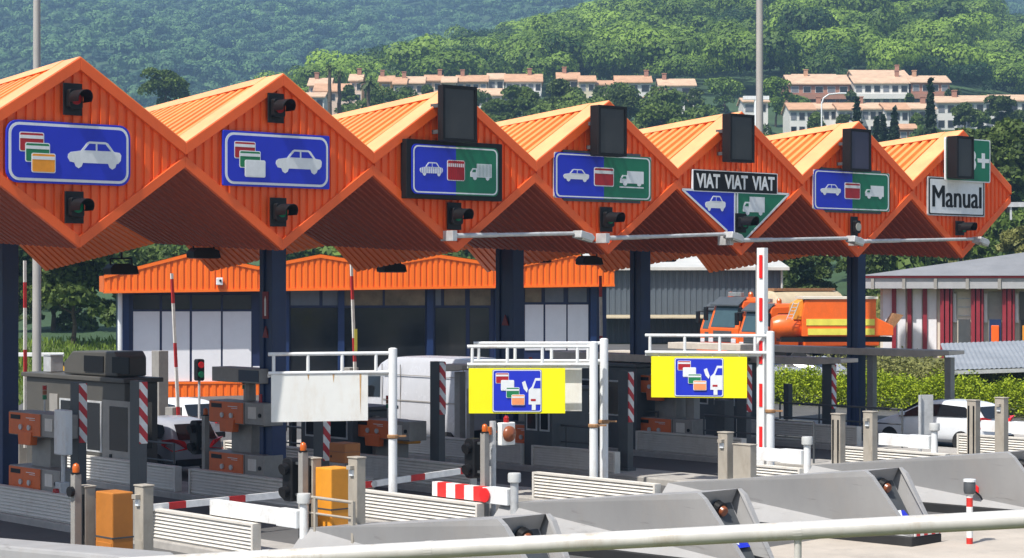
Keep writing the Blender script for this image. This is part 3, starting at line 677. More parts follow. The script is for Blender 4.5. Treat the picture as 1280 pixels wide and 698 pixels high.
# ------------------------------------------------------------------ payment machines
def kiosk_proto(label, k, px, units=((1.80, 2.34, 'upper_unit'), (.55, 1.10, 'lower_unit'))):
    u = 5*k+.05; v = vat(px, u)
    t = thing('payment_machine', label, 'payment machine', loc(u, v, .12), ROT, 'orange fronted payment machines on the islands')
    ht = units[0][1]; m = MB(); m.box(-.22, .22, -.42, .42, 0, ht-.01); m.build('pillar', MIDG, t, bevel=.015)
    for (za, zb, nm) in units:
        m = MB(); m.box(-.52, .05, -1.35, .92, za, zb); b = m.build(nm, MIDG, t, bevel=.015)
        m = MB(); m.box(-.545, -.521, -.52, .90, za+.02, zb-.02); m.build('front_panel', ORANGE_M, b, bevel=.006)
        m = MB(); m.pyz([(-.18, za+.10), (.44, za+.10), (.40, za-.20), (-.14, za-.20)], -.575, -.40); m.build('card_tray', ORANGE_M, b, bevel=.01)
        m = MB(); m.box(-.553, -.546, .36, .80, zb-.17, zb-.07); m.build('small_screen', BLACK, b)
        
        for y in (.32, -.06): m = MB(); m.tube((-.547, y, za+.20), (-.585, y, za+.20), .065, None, 12); m.build('button', GALV, b)
        m = MB(); m.box(-.551, -.546, -.30, .10, zb-.13, zb-.115); m.box(-.551, -.546, -.30, -.05, zb-.17, zb-.158); m.build('instruction_line', WHITE, b)
        m = MB(); m.box(-.523, -.5205, -1.34, -.56, za+.01, za+.025); m.box(-.523, -.5205, -.575, -.56, za+.03, zb-.01); m.build('door_seam', BLACK, b)
        m = MB(); m.box(-.535, -.521, -1.05, -.72, zb-.38, zb-.10); m.build('grille', LOUV, b)
        m = MB(); m.tube((-.52, -1.2, za+.25), (-.55, -1.2, za+.25), .05, None, 10); m.build('lock', BLACK, b)
    m = MB(); m.box(-.48, -.05, -.50, .85, .0, .50); m.build('base_cabinet', MIDG, t, bevel=.015)
    m = MB(); m.tube((-.1, .05, ht-.02), (-.1, .05, ht+.28), .02); m.build('mast', GALV, t)
    m = MB()
    for i, mt in enumerate((LENSG, BROWNL, REDB)): m.tube((-.1, .05, ht+.28+.11*i), (-.1, .05, ht+.38+.11*i), .05, None, 12, i)
    m.build('status_lamp', [LENSG, BROWNL, LENSR], t)
    return t
K1_ = kiosk_proto('payment machine with two orange panels, standing left of the pale box sign', 0, 62)
K2_ = dup(K1_, 'payment machine with two orange panels and a grey box on top', loc(5.05, vat(311, 5.05), .12))
m = MB(); m.box(-.50, .05, -1.15, .85, 2.80, 3.15); bx = m.build('top_box', MIDG, K2_, bevel=.015)
m = MB(); m.box(-.515, -.501, -1.12, -.30, 2.84, 3.11); m.build('dark_door', pm('navy cabinet door', (.02,.03,.06), .4), bx)
m = MB(); m.tube((-.1, -.2, 2.35), (-.1, -.2, 2.79), .14); m.build('neck', MIDG, bx)
kiosk_proto('low payment machine partly behind the lone gantry post', 2, 490, ((1.05, 1.55, 'upper_unit'),))
kiosk_proto('low payment machine half hidden behind the machine with the grey top box', 2, 322, ((.95, 1.5, 'upper_unit'),))
dup(K1_, 'payment machine in shade behind the square signal lamp', loc(15.05, vat(668, 15.05), .12))
dup(K1_, 'payment machine deep in shade below the second yellow board', loc(20.05, vat(838, 20.05), .0))

# ------------------------------------------------------------------ pale box sign on a post with small signals (by the first machine)
u = -.45; v = vat(79, u)
t = thing('lane_post', 'pale upright box on a thin post with a red and green lamp stack below it', 'signal post', loc(u, v, .1), ROT)
m = MB(); m.tube((0,0,0), (0,0,1.95), .05, None, 12); m.build('post', GALV, t, smooth=40)
m = MB(); m.box(-.10, .10, -.24, .24, 1.5, 2.5); m.build('box_head', PAINTW, t, bevel=.025)
m = MB(); m.box(-.14, .10, -.12, .12, -.05, .9); st = m.build('lamp_stack', GALV, t, bevel=.02)
m = MB(); m.tube((-.15, 0, .68), (-.22, 0, .68), .085, None, 14); m.build('red_lamp', LENSR, st); m = MB(); m.tube((-.15, 0, .25), (-.22, 0, .25), .085, None, 14); m.build('green_lamp', LENSG, st)
# beacon posts: an amber beacon over a black signal head turned away
def beacon(k, px, label, zt=2.1, du=-.35, head=True):
    u = 5*k+du; v = vat(px, u); t = thing('beacon_post', label, 'signal post', loc(u, v, .1), ROT, 'grey posts with an amber beacon and a black signal head')
    m = MB(); m.box(-.07, .07, -.07, .07, 0, zt); m.build('post', MIDG, t, bevel=.01)
    m = MB(); m.lathe([(.06, 0), (.065, .08), (.05, .14), (.0, .165)], (0, 0, zt+.03), 14); m.build('beacon', LENSA, t, smooth=50)
    m = MB(); m.lathe([(.085, 0), (.085, .03)], (0, 0, zt), 14); m.build('beacon_base', BLACK, t)
    if not head:
        m = MB(); m.tube((-.07, .0, zt-.3), (-.14, .0, zt-.3), .09, None, 14); m.build('sensor', BLACK, t); return
    m = MB(); m.pyz(rrect(.32, .84, .10, 4, .36, zt-.55), -.12, .12); hd = m.build('signal_head', BLACK, t, bevel=.02)
    for z in (zt-.32, zt-.76): m = MB(); m.tube((-.121, .36, z), (-.24, .36, z-.03), .10, .11, 14); m.build('hood', BLACK, hd)
    for q in (.25, .85): m = MB(); m.box(-.03, .03, .07, .22, zt-q, zt-q+.05); m.build('bracket', DARKG, t)
beacon(-1, 95, 'beacon post above the dark slotted cabinet, near the pale box', head=False); beacon(0, 379, 'beacon post left of the ochre cabinet')
beacon(1, 606, 'beacon post left of the square signal lamp'); beacon(1, 257, 'beacon post covering part of the silver car', 1.95)
# square signal lamp on a steel post
u = 5.0; v = vat(616, u)
t = thing('signal_lamp', 'square white faced lamp with a big dull orange lens on a thin steel post', 'signal lamp', loc(u, v, .1), ROT)
m = MB(); m.tube((0,0,0), (0,0,zat(526, depth(u, v))-.2), .07, None, 12); m.build('post', GALV, t, smooth=40)
zc = zat(543, depth(u, v))-gz(u)-.1
m = MB(); m.box(.10, .50, -.16, -.02, zc-.24, zc+.24); h = m.build('face_box', BOARDW, t, bevel=.02)
m = MB(); m.lathe([(.17, 0), (.165, .05), (.12, .10), (.0, .13)], (0,0,0), 20); m.xf(Matrix.Translation((.31, -.16, zc)) @ Matrix.Rotation(R(90), 4, 'X')); m.build('lens', BROWNL, h, smooth=50)
m = MB(); m.lathe([(.06, 0), (.06, .10), (.03, .14)], (.30, -.09, zc+.24), 12); m.build('beacon', LENSR, h)
m = MB(); m.tube((-.12, -.0, zc), (-.12, 0, zc+.16), .07, None, 12); m.box(-.12, .1, -.03, .03, zc+.03, zc+.07); m.build('side_beacon', LENSA, t)

# dark tubular rails on the shaded islands, lone posts
def island_rail(k, va, vb, label, dx=-.35, hh=1.15):
    t = thing('island_rail', label, 'railing', loc(5*k+dx, va, .12), ROT, 'dark tubular rails on the islands'); ln = vb-va
    m = MB(); m.tube((0,0,hh), (0,ln,hh), .03); m.build('top_rail', DARKG, t); m = MB(); m.tube((0,0,hh*.62), (0,ln,hh*.62), .022); m.build('mid_rail', DARKG, t)
    n = max(2, int(ln/1.4)+1)
    for i in range(n): q = ln*i/(n-1); m = MB(); m.tube((0,q,0), (0,q,hh), .028); m.build('post', DARKG, t)
for k, a, b, lb in ((1, 7.5, 12.5, 'dark rail under the silver hatchback, beside the machine with the top box'), (2, 6.6, 10.5, 'dark rail in front of the white van'), (3, 2.2, 6.6, 'dark rail in the shade between the twin gantries and the outer yellow board'), (4, -.8, 3.2, 'dark rail below the outer yellow board, before the lone grey post'), (4, 5.0, 9.0, 'dark rail in front of the dim booth with the wide window'), (5, 0., 4.6, 'dark rail below the outer cable beams, left of the grey plate')): island_rail(k, a, b, lb)
def lone_post(k, px, pyt, label, w=.26, mat=MIDG):
    u = 5*k; v = vat(px, u); h = zat(pyt, depth(u, v))-gz(u); t = thing('support_post', label, 'post', loc(u, v), ROT, 'plain grey support posts'); m = MB(); m.box(-w/2, w/2, -w/2, w/2, .1, h); m.build('shaft', mat, t, bevel=.01); m = MB(); m.box(-w/2-.08, w/2+.08, -w/2-.08, w/2+.08, .1, .16); m.build('base_plate', mat, t)
for a in ((4, 867, 497, 'plain grey post directly under the outer yellow board'), (4, 905, 500, 'plain dark post just right of the post under the outer yellow board', .4, DARKG), (3, 708, 516, 'plain grey post below the end of the half hidden white board', .22), (1, 312, 520, 'plain dark post behind the machine with the grey top box', .3, DARKG), (2, 366, 500, 'thin dark post between the navy column and the white board', .16, DARKG), (2, 470, 520, 'thin grey post left of the lone gantry post, below the van windscreen', .14), (3, 640, 500, 'slim dark post at the foot of the wide navy column', .18, DARKG), (3, 588, 486, 'slim grey post at the edge of the first yellow board', .16), (4, 690, 505, 'thin grey post half behind the white board beside the first yellow one', .14), (5, 985, 480, 'slim dark post beside the outer gantry post', .2, DARKG)): lone_post(*a)
# ------------------------------------------------------------------ gantries with hanging boards
def gantry(name_label, px, k, du, pyt, pxl, rot):
    u = 5*k+du; v = vat(px, u); d = depth(u, v); H = zat(pyt, d)-gz(u); post_r = .10; arm = (px-pxl)*d/FPX/math.cos(rot)
    t = thing('sign_gantry', name_label, 'gantry', loc(u, v, 0), rot, 'white gantry posts with a ladder arm over the lane')
    m = MB(); m.tube((0,0,.1), (0,0,H), post_r, None, 16); m.tube((0,0,H), (0,0,H+.02), post_r*.98, post_r*.5, 16); m.build('post', PAINTW, t, smooth=40)
    m = MB(); m.box(-.2, .2, -.2, .2, .1, .125); m.build('foot_plate', GALV, t)
    m = MB()
    m.lathe([(post_r+.015, 0), (post_r+.03, .02), (post_r+.03, .07), (post_r+.015, .09)], (0,0,H-2.0), 14); m.box(.02, post_r+.20, -.03, .03, H-1.97, H-1.93); m.build('clamp', RUST, t)
    rl = MB(); r = .042
    zt_, zb_ = H-.10, H-.52
    rl.tube((-arm,0,zt_), (0,0,zt_), r, None, 10); rl.tube((-arm,0,zb_), (0,0,zb_), r, None, 10)
    rl.box(-arm, -.1, .05, .13, zb_-.09, zb_-.02)
    n = 4
    for i in range(n): x = -arm+.12+(arm-.5)*i/(n-1); rl.tube((x,0,zb_), (x,0,zt_), r*.9, None, 8)
    rl.build('ladder_arm', PAINTW, t, smooth=40)
    return t, u, v, H, d, px, rot
def hang_board(name, label, G, pxl, pxr, pyt, pyb, mat, dy=0.):
    tg, gu, gv, H, d, px, rot = G
    x = ((pxl+pxr)/2-px)*d/FPX/math.cos(rot); dd = d+x*math.sin(rot); w = (pxr-pxl)*dd/FPX/math.cos(rot); h = (pyb-pyt)*dd/FPX; zc = zat((pyt+pyb)/2, dd)
    P = W(gu, gv, 0)+Vector((math.cos(rot)*x-math.sin(rot)*dy, math.sin(rot)*x+math.cos(rot)*dy, zc))
    t = thing(name, label, 'hanging board', P, rot)
    m = MB(); m.box(-w/2, w/2, -.02, .02, -h/2, h/2); m.build('board', mat, t, bevel=.004, seg=1)
    top = gz(gu)+H-.52-zc
    for s in (-.42, -.12, .14, .42): m = MB(); m.tube((s*w, 0, h/2-.03), (s*w, 0, max(top, h/2+.02)), .014, None, 6); m.build('hook', GALV, t)
    return t, w, h
def card_pict(t, w, h, x0, x1, z0, z1, y=-.03):
    """the panel: a fan of four cards and the back of a car with a hand at its window"""
    W_, H_ = x1-x0, z1-z0; cx, cz = (x0+x1)/2, (z0+z1)/2
    m = MB(); m.pxz(rrect(W_, H_, .04, 3, cx, cz), y, y+.012); p = m.build('blue_panel', BLUE, t)
    m = MB(); o = rrect(W_*.985, H_*.98, .04, 3, cx, cz); i_ = rrect(W_*.955, H_*.945, .04, 3, cx, cz); n = len(o)
    m.add([(x, y-.003, z) for x, z in o]+[(x, y-.003, z) for x, z in i_], [(k, (k+1) % n, n+(k+1) % n, n+k) for k in range(n)]); m.build('border', WHITE, p)
    for i, (mt, br) in enumerate(((RED, 1), (WHITE, 0), (CARDG, 1), (CARDP, 1))):
        card(x0+W_*(.20+.107*i), z1-H_*(.20+.17*i), W_*.27, H_*.25, y-.006-.008*i, p, mt, br)
    c = MB(); q = lambda a, b: (x0+W_*a, z0+H_*b)
    for P in ([(.735,.18),(.735,.52),(.80,.60),(.87,.80),(.975,.80),(.975,.18)], [(.72,.54),(.665,.74),(.60,.70),(.635,.55),(.70,.46)], [(.80,.18),(.80,.05),(.88,.05),(.88,.18)]):
        c.pxz([q(a, b) for a, b in P], y-.012, y-.004, 0)
    c.pxz([q(.83,.56), q(.885,.74), q(.975,.74), q(.975,.56)], y-.016, y-.011, 1); c.pxz([q(.78,.26), q(.78,.31), q(.88,.31), q(.88,.26)], y-.016, y-.011, 2)
    c.build('car_and_hand_symbol', [WHITE, BLUE, RED], p)
G = gantry('lone white gantry post with a rusty clamp, its ladder arm carrying the white board', 491, 1, 0, 436, 340, ROT*.35)
t, w, h = hang_board('blank_board', 'blank white board with a rust streak hanging from the lone gantry', G, 343, 461, 467, 527, BOARDW)
for x, l in ((.42, .85), (-.12, .12), (.14, .18)): m = MB(); m.pxz([(x*w-.022, h*.48), (x*w+.022, h*.48), (x*w+.012, h*(.48-l*.5)), (x*w+.004, h*(.48-l)), (x*w-.010, h*(.48-l*.6))], -.0235, -.0205); m.build('rust_streak', pm('rust stain', (.55, .34, .15), .7, var=.25, scale=9), t)
G = gantry('front one of the twin gantry posts, carrying the yellow board in front', 742, 2, 0, 428, 584, R(1))
t, w, h = hang_board('card_board', 'yellow hanging board with a blue card panel, overlapping a white board behind it', G, 586, 706.5, 460.5, 517, YELLOW)
card_pict(t, w, h, -w*.255, w*.255, -h*.47, h*.47)
G = gantry('rear one of the twin gantry posts, carrying the half hidden white board', 755, 2, .55, 424, 592, R(1))
hang_board('blank_board', 'blank white board peeping out behind the overlapping yellow board', G, 618, 728, 457.5, 515, BOARDW, .25)
G = gantry('gantry post beside the raised striped arm, carrying the outer yellow board', 963, 3, 0, 415, 808, R(-9))
t, w, h = hang_board('card_board', 'yellow hanging board with a blue card panel and nothing behind it', G, 816, 934, 446, 497.5, YELLOW)
card_pict(t, w, h, -w*.255, w*.255, -h*.47, h*.47)

# ------------------------------------------------------------------ boom barriers
def boom_across(k, v, ln, z, tilt, label, w=.10, x0=0.):
    t = thing('boom_barrier', label, 'barrier arm', loc(5*k, v, 0), ROT, 'white barrier arms lowered across the lanes')
    m = MB(); m.box(x0-.13, x0+.13, -.16, .22, .1, z+.12); m.build('motor_box', MIDG, t, bevel=.015)
    m = MB(); m.box(x0-.25, ln, -.03, .03, -w/2, w/2); m.xf(Matrix.Translation((0, -.28, z)) @ Matrix.Rotation(-tilt, 4, 'Y')); m.build('arm', ARMS, t)
    m = MB(); m.tube((x0, -.15, z), (x0, -.33, z), .08); m.build('pivot', GALV, t)
boom_across(0, .2, 2.9, .80, R(.6), 'lowered arm with one red band, between the tan cabinet and the peeling bar', .14, -.9)
boom_across(1, .2, 2.95, .80, R(2.6), 'lowered arm with red bands passing behind the lone gantry post', .14)
def raised_arm(label, pxb, pyb, pxt, pyt, u, w, mat, base=True, thick=None, dv=0):
    v = vat(pxb, u); d = depth(u, v); zb = zat(pyb, d); zt = zat(pyt, d); lean = (pxt-pxb)/FPX*d
    t = thing('raised_barrier', label, 'barrier arm', W(u, v, gz(u)), ROT, 'striped barrier arms raised upright'); z0 = zb-gz(u)
    m = MB(); tk = thick or w*.5
    m.loft([[(-w/2, -tk/2, z0), (w/2, -tk/2, z0), (w/2, tk/2, z0), (-w/2, tk/2, z0)], [(-w/2*.8+lean/FX*.8, -tk/2, zt-gz(u)), (w/2*.8+lean/FX*.8, -tk/2, zt-gz(u)), (w/2*.8+lean/FX*.8, tk/2, zt-gz(u)), (-w/2*.8+lean/FX*.8, tk/2, zt-gz(u))]])
    m.build('arm', mat, t, fix=True)
    m = MB(); m.box(-.18, .18, .03+tk/2, .45, .05, z0+.25); m.build('motor_box', MIDG, t, bevel=.015)
    return t
VST = stripes('upright arm red and white', (.78,.78,.76), (.55,.015,.02), (0, 0, 1), 1.35, .6)
VST2 = stripes('thin upright arm red and white', (.74,.72,.66), (.50,.03,.03), (0, 0, 1), 1.9, .62, off=.2)
# the thick near arm: white box section with red reflector blocks on its flank
t = raised_arm('tall thick raised arm with red blocks on a white face, beside the outer gantry post', 953, 596, 953, 310, 15.0, .17, PAINTW, thick=.24)
t.location.z += 0
m = MB(); zt = zat(310, depth(15, vat(953, 15)))-gz(15)
for i in range(6):
    if zt-.75-i*1.06 > .3: m = MB(); m.box(-.097, -.084, -.075, .025, zt-.75-i*1.06, zt-.18-i*1.06); m.build('red_block', REDB, t)
for lb, a in (('thin raised arm leaning before the white wall panels', (223, 520, 214, 342, 10.0)), ('thin raised arm with a yellow label in front of the dark glass', (444, 470, 438, 322, 15.0)),
   ('thin raised arm before the trees beside the left mast'.replace('left mast', 'grey mast'), (32, 560, 31, 326, 5.0)), ('thin raised arm behind the twin gantry posts', (752, 470, 750, 345, 20.0))):
    t = raised_arm(lb, *a, .10, VST2)
    if 'yellow' in lb:
        m = MB(); m.box(-.055, .055, -.035, -.028, 2.9, 3.7); m.build('yellow_label', LIME, t)

# ------------------------------------------------------------------ grey sign plate seen from behind, red/green signal in the back, striped bollard
u = 20.2; v = vat(1150, u)
t = thing('plate_sign', 'narrow grey sign plate seen from behind on a thin pole, before the white car', 'sign', loc(u, v, .1), ROT)
z1 = zat(494, depth(u, v))-gz(u)-.1
m = MB(); m.tube((0,0,0), (0,0,z1), .045); m.build('pole', GALV, t); m = MB(); m.box(.06, .09, -.40, -.05, z1-1.05, z1); m.xf(Matrix.Rotation(R(60), 4, 'Z')); m.build('plate', GALV, t, bevel=.005)
u = 12.0; v = vat(249, u); z1 = zat(449, depth(u, v))-gz(u)-.1
t = thing('pedestal_signal', 'small signal with red above green on a thin pole before the white wall panels', 'traffic signal', loc(u, v, .1), ROT)
m = MB(); m.tube((0,0,0), (0,0,z1-.6), .04); m.build('pole', GALV, t); m = MB(); m.pxz(rrect(.26, .68, .06, 4, 0, z1-.34), -.10, .10); m.build('head', BLACK, t, bevel=.01)
m = MB(); m.discy(0, z1-.18, .10, -.13, -.101); m.build('red_lens', TAIL, t); m = MB(); m.discy(0, z1-.48, .10, -.13, -.101); m.build('green_lens', LENSG, t)
d = 41.; t = thing('striped_bollard', 'red and white ringed bollard with a dark hooded lamp on top', 'bollard', (xat(1212, d), d, zat(691, d)), ROT)
m = MB(); m.tube((0,0,0), (0,0,1.18), .065, None, 16); m.build('tube', stripes('red and white rings', (.78,.78,.76), (.62,.03,.02), (0,0,1), .40, .55, off=.25), t, smooth=40)
m = MB(); m.lathe([(.10, 0), (.12, .06), (.12, .20), (.09, .27), (0, .29)], (0,0,1.18), 14); m.build('lamp_head', DARKG, t, smooth=40)
m = MB(); m.lathe([(.125, 0), (.125, .05)], (0,0,1.42), 14); m.build('cap', WHITE, t); m = MB(); m.path([(.10,-.02,1.25), (.22,-.10,1.12), (.26,-.12,1.05)], .018); m.build('cable', BLACK, t)
m = MB(); m.lathe([(.12, 0), (.12, .03), (.07, .05)], (0,0,0), 14); m.build('foot', DARKG, t)

# ------------------------------------------------------------------ the grey booth
k = 1; u = 5.0; va, vb = vat(156, u-.5), vat(33, u-.5); zr = 2.62
t = thing('toll_booth', 'warm grey toll booth with a glazed door and a flat roof', 'booth', loc(u, va, .1), ROT); Lb = vb-va
m = MB(); m.box(-.5, .5, 0, Lb, 0, zr); m.build('body', BOOTHG, t, bevel=.03)
m = MB(); m.box(-.60, .60, -.12, Lb+.12, zr+.001, zr+.12); m.build('roof', BOOTHG, t, bevel=.02)
def bside(pa, pb, z0, z1, name, mat, off=.02, par=None):
    a, b = vat(pa, u-.52)-va, vat(pb, u-.52)-va; q = MB(); q.box(-.5-off, -.49, min(a, b), max(a, b), z0, z1); return q.build(name, mat, par or t, bevel=.006)
dr = bside(128, 164, .12, 2.15, 'door', MIDG, .025); bside(137, 160, .85, 2.0, 'door_glass', GLASS, .032, dr)
m = MB(); q = vat(139, u-.52)-va; m.box(-.55, -.53, q-.05, q+.05, .55, .75); m.build('handle', BLACK, dr)
w1 = bside(107, 127, .75, 2.1, 'window', GALV, .02); bside(109, 125, .80, 2.05, 'pane', GLASS, .028, w1)
w1 = bside(74, 92, .75, 2.1, 'window', GALV, .02); bside(76, 90, .80, 2.05, 'pane', GLASS, .028, w1)
bside(62, 72, 1.7, 2.2, 'vent_box', MIDG, .03)
m = MB(); m.box(-.30, .30, -.035, -.001, .9, 2.1); m.build('end_window', GLASS, t)
a_, b_ = vat(165, u), vat(98, u); zb = zr+.14
t2 = thing('roof_cooler', 'boxy grey air cooler with dark grilles on the roof of the booth', 'air conditioner', loc(u, va, .1+zb), ROT)
m = MB(); m.pyz([(a_-va, 0), (b_-va, 0), (b_-va, .30), (b_-va-.45, .62), (a_-va+.15, .66), (a_-va, .5)], -.45, .45); m.build('case', BOOTHG, t2, bevel=.04)
for pa, pb in ((160, 139), (128, 104)):
    x, y = vat(pa, u-.5)-va, vat(pb, u-.5)-va; m = MB(); m.box(-.48, -.451, min(x, y), max(x, y), .10, .52); m.build('grille', BLACK, t2)
u = 5.0; v = vat(62, u)
t = thing('roof_box', 'small pale box on the booth roof in front of the yellow and black boards', 'cabinet', loc(u, v-.2, 2.85), ROT); m = MB(); m.box(-.2, .2, -.2, .2, 0, .45); m.build('body', GALV, t, bevel=.02); m = MB(); m.box(-.22, .22, -.22, .22, .451, .48); m.build('lid', GALV, t)

# second shaded booths deeper under the canopy
for (k, pa, pb, hh, lb) in ((4, 795, 700, 2.45, 'dim toll booth with a wide window between the two yellow boards'), (5, 925, 850, 2.4, 'dim toll booth behind the outer yellow board'), (2, 440, 376, 1.75, 'low dim cabin behind the white board'), (3, 690, 655, 2.1, 'narrow dim cabin behind the first yellow board')):
    u = 5.*k; va, vb = vat(pa, u-.7), vat(pb, u-.7); t = thing('toll_booth', lb, 'booth', loc(u, va, .1), ROT, 'toll booths under the canopy'); Lb = vb-va
    m = MB(); m.box(-.7, .7, 0, Lb, 0, hh); m.build('body', DARKG, t, bevel=.03); m = MB(); m.box(-.8, .8, -.1, Lb+.1, hh+.001, hh+.1); m.build('roof', DARKG, t, bevel=.02)
    for (f0, f1) in ((.08, .42), (.52, .90)):
        q = MB(); q.box(-.72, -.69, Lb*f0, Lb*f1, 1.0, 2.05); wn = q.build('window', GALV, t); q = MB(); q.box(-.728, -.721, Lb*f0+.05, Lb*f1-.05, 1.05, 2.0); q.build('pane', GLASS, wn)

# ------------------------------------------------------------------ cable beams on posts along the outer islands
def cable_beam(k, pxa, pxb, py, label, posts):
    u = 5.*k+.1; va, vb = vat(pxa, u), vat(pxb, u); z = zat(py, depth(u, va))-gz(u)
    t = thing('cable_beam', label, 'beam', loc(u, 0, 0), ROT, 'pale brown beams carried on posts along the islands')
    m = MB(); m.pyz([(va, z-.06), (va, z+.06), (vb, z+.06), (vb, z-.16), (va+1.2, z-.16)], -.42, .42); m.build('beam', pm('pale brown beam', (.56,.50,.42), .7, var=.12, grime=(.30,.26,.22), gamt=.5), t, bevel=.012)
    for q in posts:
        v = vat(q, u); m = MB(); m.box(-.11, .11, v-.12, v+.12, .1, z-.161); m.build('post', MIDG, t, bevel=.01)
cable_beam(6, 1196, 845, 441, 'longest pale cable beam, ending on a post before the striped maroon building', (1187, 1090, 915))
cable_beam(5, 1062, 768, 451, 'cable beam ending on the striped post left of the outer navy column', (800, 905))
cable_beam(4, 868, 700, 448, 'shorter cable beam behind the second yellow board', (745, 864))
cable_beam(3, 592, 560, 459, 'stub of a cable beam over the white van', (575,))
# ------------------------------------------------------------------ the office building under an orange fascia, facing the camera almost squarely
SX, SY = xat(130, 86.), 86.; AO = math.atan2(5., 22.)
CA, SA = math.cos(AO), math.sin(AO)
def opx(px, back=0.):                     # local x where a sight line meets the plane at the given distance behind the fascia
    r = (px-640)/FPX; x0, y0 = SX-SA*back, SY+CA*back
    return (r*y0-x0)/(CA-r*SA)
def odep(x, back=0.): return SY+CA*back+SA*x
off = thing('office_building', 'low office with a bright orange zigzag fascia, white panels and dark navy framed glass', 'building', (SX, SY, 0), AO)
pk = [(130, 345), (238, 317), (322, 334), (400, 319), (474, 331), (547, 319), (640, 333), (717, 317), (768, 336)]
prof = [(opx(px), zat(py, odep(opx(px)))) for px, py in pk]
LB = opx(768); zb0, zb1 = zat(366, SY), zat(357.5, odep(LB))
def ptop(x):
    for (a, za), (b, zb) in zip(prof, prof[1:]):
        if x <= b+1e-6: return za+(zb-za)*(x-a)/(b-a)
    return prof[-1][1]
def pbot(x): return zb0+(zb1-zb0)*x/LB
cols = []
for (a, _), (b, _) in zip(prof, prof[1:]): cols += corr_s(a, b, .27)[:-1]
cols.append((LB, 0))
yw = 1.0; BD = 8.
m = MB(); m.grid([[(x, -.05*o, pbot(x)) for x, o in cols], [(x, -.05*o, ptop(x)) for x, o in cols]])
m.box(0, .02, 0, BD, pbot(0), ptop(0)); m.box(LB-.02, LB, 0, BD, pbot(LB), ptop(LB)); fa = m.build('fascia', ORANGE_B, off)
m = MB()
for (a, za), (b, zb) in zip(prof, prof[1:]): m.pxz([(a, za+.03), (b, zb+.03), (b, zb-.12), (a, za-.12)], -.09, .02)
m.pxz([(0, pbot(0)-.03), (LB, pbot(LB)-.03), (LB, pbot(LB)+.08), (0, pbot(0)+.08)], -.07, yw+.2); m.build('fascia_trim', ORANGE_B, fa)
m = MB(); m.grid([[(x, -.10, z+.05) for x, z in prof], [(x, BD, z+.05-.3) for x, z in prof]]); m.build('roof', ORANGE_R, off)
xl, xr = opx(152, yw), opx(758, yw)
m = MB(); m.box(xl, xr, yw, BD, .2, pbot(LB/2)+.1); m.build('wall', NAVYF, off)
def opan(pa, pb, pt, pbm, name, mat, th=.05):
    a, b = opx(pa, yw), opx(pb, yw); d = odep((a+b)/2, yw); q = MB(); q.box(a, b, yw-th, yw+.001, zat(pbm, d), min(zat(pt, d), pbot(a)+.05)); return q.build(name, mat, off, bevel=.004, seg=1)
for a, b in ((166.5, 199.5), (202.5, 237), (240, 276), (278.5, 314)):
    opan(a, b, 389.5, 477, 'white_panel', WPANEL); opan(a, b, 369, 387, 'pane', GLASS)
opan(316, 325, 458, 477, 'white_panel', WPANEL)
for a, b in ((656, 679), (681.5, 707.5), (709.5, 735)): opan(a, b, 381, 438, 'white_panel', WPANEL)
for a, b, mt in ((656, 676.5, GLASST), (681, 704, GLASSB), (710, 733, GLASSB)): opan(a, b, 360, 378, 'pane', mt)
for a, b, mt in ((363, 399, GLASSB), (403, 422, GLASSB), (429, 478, GLASST), (481, 531, GLASST), (544, 551, GLASSB), (555, 581, GLASST), (587, 613, GLASST)): opan(a, b, 361.5, 382, 'pane', mt)
for a, b in ((363, 422), (429, 531), (544, 582), (587, 611)): opan(a, b, 385, 470, 'pane', GLASS)
for c in (157, 330, 357, 426, 537, 622, 646, 741):
    a = opx(c, yw); q = MB(); q.box(a-.14, a+.14, yw-.16, yw+.02, .2, pbot(a)); q.build('pillar', NAVY, off, bevel=.01)
def basec(pa, pb, pt, pb_):
    a, b = opx(pa, yw), opx(pb, yw); d = odep(a, yw); cs = corr_s(a, b, .3); zt_, zb_ = zat(pt, d), zat(pb_, d)
    m = MB(); m.grid([[(x, yw-.10-.04*o, zb_) for x, o in cs], [(x, yw-.10-.04*o, zt_) for x, o in cs]]); m.box(a, b, yw-.17, yw, zt_, zt_+.09); m.build('base_cladding', ORANGE_B, off)
basec(152, 350, 481, 512); basec(440, 740, 478, 510)
q = opx(150, .6); m = MB(); m.tube((q, .6, .2), (q, .6, pbot(0)), .10, None, 12); m.build('corner_pipe', PAINTW, off)
xx = opx(274); t = thing('wall_camera', 'small white camera box on the orange fascia of the office', 'camera', (SX+CA*xx+SA*.14, SY+SA*xx-CA*.14, zat(352, odep(xx))), AO); q = MB(); q.box(-.14, .14, -.10, .06, -.16, .16); q.build('case', PAINTW, t, bevel=.03); q = MB(); q.discy(.03, .03, .05, -.13, -.101); q.build('lens', BLACK, t)

# ------------------------------------------------------------------ slate shed
d = 124.
t = thing('metal_shed', 'long slate grey clad shed with a pale metal roof behind the orange trucks', 'shed', (xat(740, d), d, 0), 0.0)
x0, x1 = 0, xat(979, d)-xat(740, d); ze = zat(337, d)
m = MB(); cs = corr_s(x0, x1, .35); m.grid([[(x, -.05*o, .6) for x, o in cs], [(x, -.05*o, ze) for x, o in cs]]); m.box(x0, x1, .02, 12, .6, ze); m.build('wall', SHEDW, t)
m = MB(); m.loft([[(x0-.3, -.5, ze+.02), (x1+.3, -.5, ze+.02), (x1+.3, -.5, ze+.14), (x0-.3, -.5, ze+.14)], [(x0-.3, 13, ze+1.35), (x1+.3, 13, ze+1.35), (x1+.3, 13, ze+1.47), (x0-.3, 13, ze+1.47)]]); m.build('roof', SHEDR, t, fix=True)
m = MB(); m.box(x0-.3, x1+.3, -.62, -.50, ze-.05, ze+.12); m.build('gutter', SHEDR, t); m = MB(); m.tube((x1-.1, -.15, .6), (x1-.1, -.15, ze), .07); m.build('downpipe', SHEDR, t)
